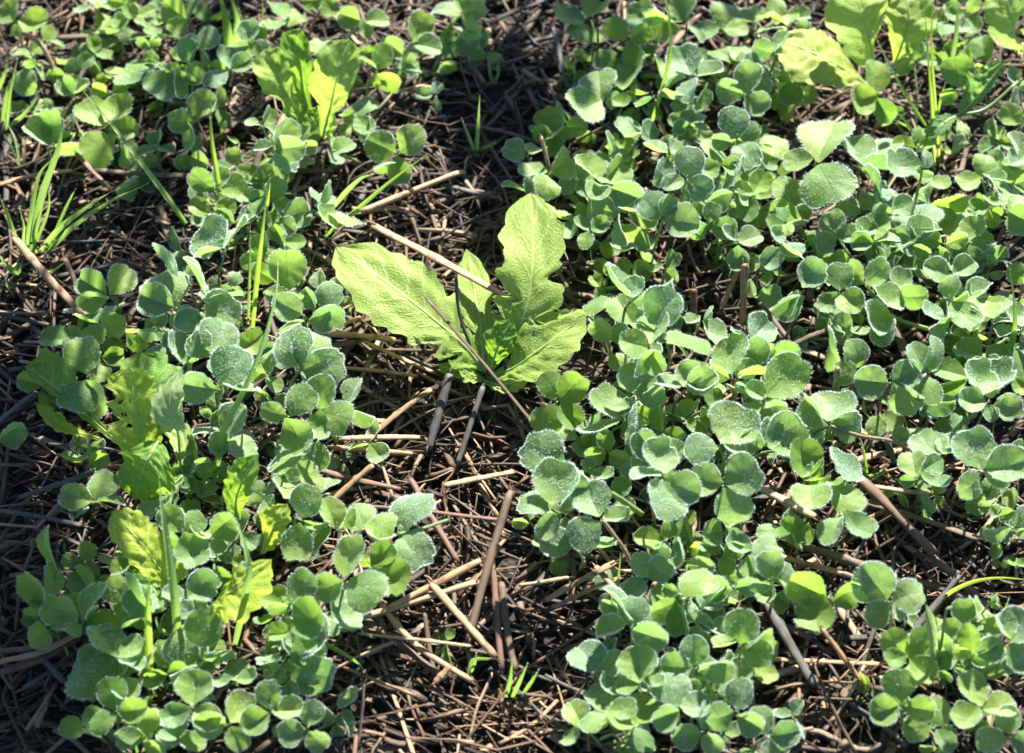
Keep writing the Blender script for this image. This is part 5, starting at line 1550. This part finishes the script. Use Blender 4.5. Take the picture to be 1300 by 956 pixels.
runner('thick hairy pale stem running from the pale oval leaflet into the lower right mat', [(*T('K', 255, 60), 34), (*T('K', 340, 130), 30), (*T('K', 450, 190), 24), (*T('K', 560, 265), 14)], 7)
runner('reddish hairy stem dropping from the spotted bright clover', [(*T('K', 400, 290), 30), (*T('K', 480, 400), 22), (*T('K', 540, 515), 10)], 5, 'petiole_red')
runner('pale creeping stem beside the dark straw gap at the top', [(*T('B', 870, 20), 18), (*T('B', 800, 110), 16), (*T('B', 770, 200), 12), (*T('B', 735, 290), 6)], 7)
runner('curved brownish stem beneath the dull clover in the top left corner', [(*T('A', 90, 130), 18), (*T('A', 165, 180), 18), (*T('A', 215, 280), 12), (*T('A', 230, 390), 4)], 7, 'petiole_red')
runner('long pale stem crossing under the heart-shaped bright leaflet', [(*T('H', 450, 260), 22), (*T('H', 560, 300), 24), (*T('H', 690, 315), 20)], 5)
runner('yellowish stem linking the hanging white leaflet to the frosted clover on its right', [(*T('H', 525, 345), 27), (*T('H', 600, 380), 24), (*T('H', 690, 405), 20), (*T('H', 860, 455), 10)], 6)
runner('grey hairy stem leading down from the pale lower leaflets at the right edge', [(*T('H', 890, 750), 26), (*T('H', 830, 790), 20), (*T('H', 770, 850), 10)], 6)
runner('reddish hairy stem arching past the tiny frosted bud', [(*T('H', 300, 800), 30), (*T('H', 420, 840), 26), (*T('H', 560, 865), 18), (*T('H', 700, 945), 10)], 5, 'petiole_red')
runner('red hairy stalk under the bright upright leaflet in the right half', [(*T('H', 330, 565), 32), (*T('H', 330, 620), 24), (*T('H', 312, 690), 12)], 6, 'petiole_red')
runner('pale stem across the straw to the clover set apart in the lower middle', [(*T('J', 590, 345), 32), (*T('J', 680, 325), 26), (*T('J', 790, 288), 16)], 4)

# ------------------------------------------------------------------ medium straws, one object each, in the open litter
rnd = random.Random(55)
protos = []
for k in range(12):
    mb = MB()
    L = 0.03 + 0.03 * rnd.random()
    r = rnd.uniform(0.0004, 0.0010)
    pts = bez([Vector((-L / 2, 0, 0)), Vector((0, rnd.gauss(0, .05) * L, rnd.gauss(0, .02) * L)), Vector((L / 2, 0, 0))], 11)
    nd = rnd.uniform(.2, .8)
    tube(mb, pts, lambda s: r * (1 + .25 * math.exp(-((s - nd) * 30) ** 2) + rnd.uniform(-.05, .05)), 8, 0, rnd.uniform(.25, .7), True, .1, rnd)
    protos.append([mb.mesh('straw_stalk', [M[c]]) for c in ('tan', 'brown', 'grey', 'red', 'pale')])
OPEN = [(430, 420, 650, 860, 60), (430, 860, 740, 950, 28), (1000, 860, 1130, 950, 10), (0, 220, 260, 420, 22), (0, 520, 140, 860, 24), (520, 60, 700, 330, 30), (920, 330, 1110, 480, 18),
        (1000, 590, 1290, 780, 34), (1080, 790, 1130, 870, 5), (640, 700, 780, 870, 16), (40, 0, 180, 100, 10)]
for (x1, y1, x2, y2, n) in OPEN:
    for i in range(n):
        q = P(rnd.uniform(x1, x2), rnd.uniform(y1, y2), 0.006)
        dark = x2 < 300 or (y2 < 340)  # darker straw colours stand in for shade at the left and top
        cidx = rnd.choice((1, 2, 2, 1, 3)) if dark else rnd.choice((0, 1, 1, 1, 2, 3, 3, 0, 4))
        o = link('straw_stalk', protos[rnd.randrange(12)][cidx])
        o.location = (q.x, q.y, ground_z(q.x, q.y) + rnd.uniform(.004, .011))
        o.rotation_euler = (rnd.uniform(0, 6), rnd.gauss(0, .10), rnd.gauss(-.3, .9) if rnd.random() < .6 else rnd.uniform(0, 3.14))
        o.scale = (rnd.uniform(.7, 1.2),) * 3
        tag(o, 'loose broken straw lying among many like it in the open litter', 'straw stalk', 'loose straws in the open litter')


# ------------------------------------------------------------------ unseen shade casters added past the top edge, darkening left side and gap
def shade_caster(label, spots, k, seed):
    rnd = random.Random(seed)
    pts = []
    for (x, y, rr) in spots:
        pts.append((P(x, y, 0.02) + SUNDIR * (k + rnd.uniform(-.04, .06)), rr))
    bx = sum(p.x for p, r in pts) / len(pts); by = max(p.y for p, r in pts) + 0.02
    b = Vector((bx, by, ground_z(bx, by)))
    root = empty('shade_caster', b, label, 'weed')
    top = Vector((0.01, 0, max(p.z for p, r in pts) * 0.8))
    mb = MB(); tube(mb, bez([Vector((0, 0, 0)), top * .5 + Vector((.01, 0, 0)), top], 12), lambda s: .004 - .002 * s, 8)
    link('stem', mb.mesh('stem', [M['petiole']]), root)
    for p, r in pts:
        q = p - b
        mb = MB()
        st = top * rnd.uniform(.3, .8)
        tube(mb, bez([st, (st + q) * .5 + Vector((0, 0, .02)), q], 8), .0012, 6)
        NS = 14
        ax = (q - st); ax.z *= .3; ax.normalize()
        nn = (SUNDIR + Vector((rnd.uniform(-.3, .3), rnd.uniform(-.3, .3), .4))).normalized()
        sd_ = nn.cross(ax).normalized(); ax = sd_.cross(nn)
        vs = []; uvs = []
        for i in range(NS + 1):
            s = i / NS
            w = r * 0.62 * math.sin(math.pi * min(1, s * .97 + .02)) ** .8 * (1 + .12 * math.sin(s * 40))
            for j in (-1, -.5, 0, .5, 1):
                vs.append(q + ax * ((s - .5) * 2 * r) + sd_ * (j * w) + nn * (-.25 * abs(j) * w + .15 * r * math.sin(s * 3)))
                uvs.append((j, s))
        mb.add(vs, [(i * 5 + j, i * 5 + j + 1, (i + 1) * 5 + j + 1, (i + 1) * 5 + j) for i in range(NS) for j in range(4)], 1, uvs)
        link('leaf', mb.mesh('leaf', [M['petiole'], M['nettle']]), root)


shade_caster('tall broad-leaved weed beyond the upper left corner, shading the left side of the litter',
          [(0, 440, .02), (15, 530, .022), (5, 570, .024), (25, 610, .02), (10, 640, .025), (45, 690, .02), (20, 720, .024), (60, 790, .024), (95, 775, .018), (20, 840, .028), (100, 850, .022), (10, 490, .02), (0, 600, .024), (50, 660, .02), (0, 780, .024), (30, 400, .014), (115, 840, .018)], .52, 5)
shade_caster('tall broad-leaved weed beyond the middle of the top edge, shading the dark straw gap',
          [(630, 20, .022), (670, 70, .022), (620, 110, .018), (665, 150, .02), (640, 210, .016), (700, 120, .016), (740, 60, .014), (780, 100, .015), (860, 50, .016), (820, 20, .014), (720, 180, .013), (640, 255, .012), (600, 60, .016), (930, 40, .012)], .42, 6)
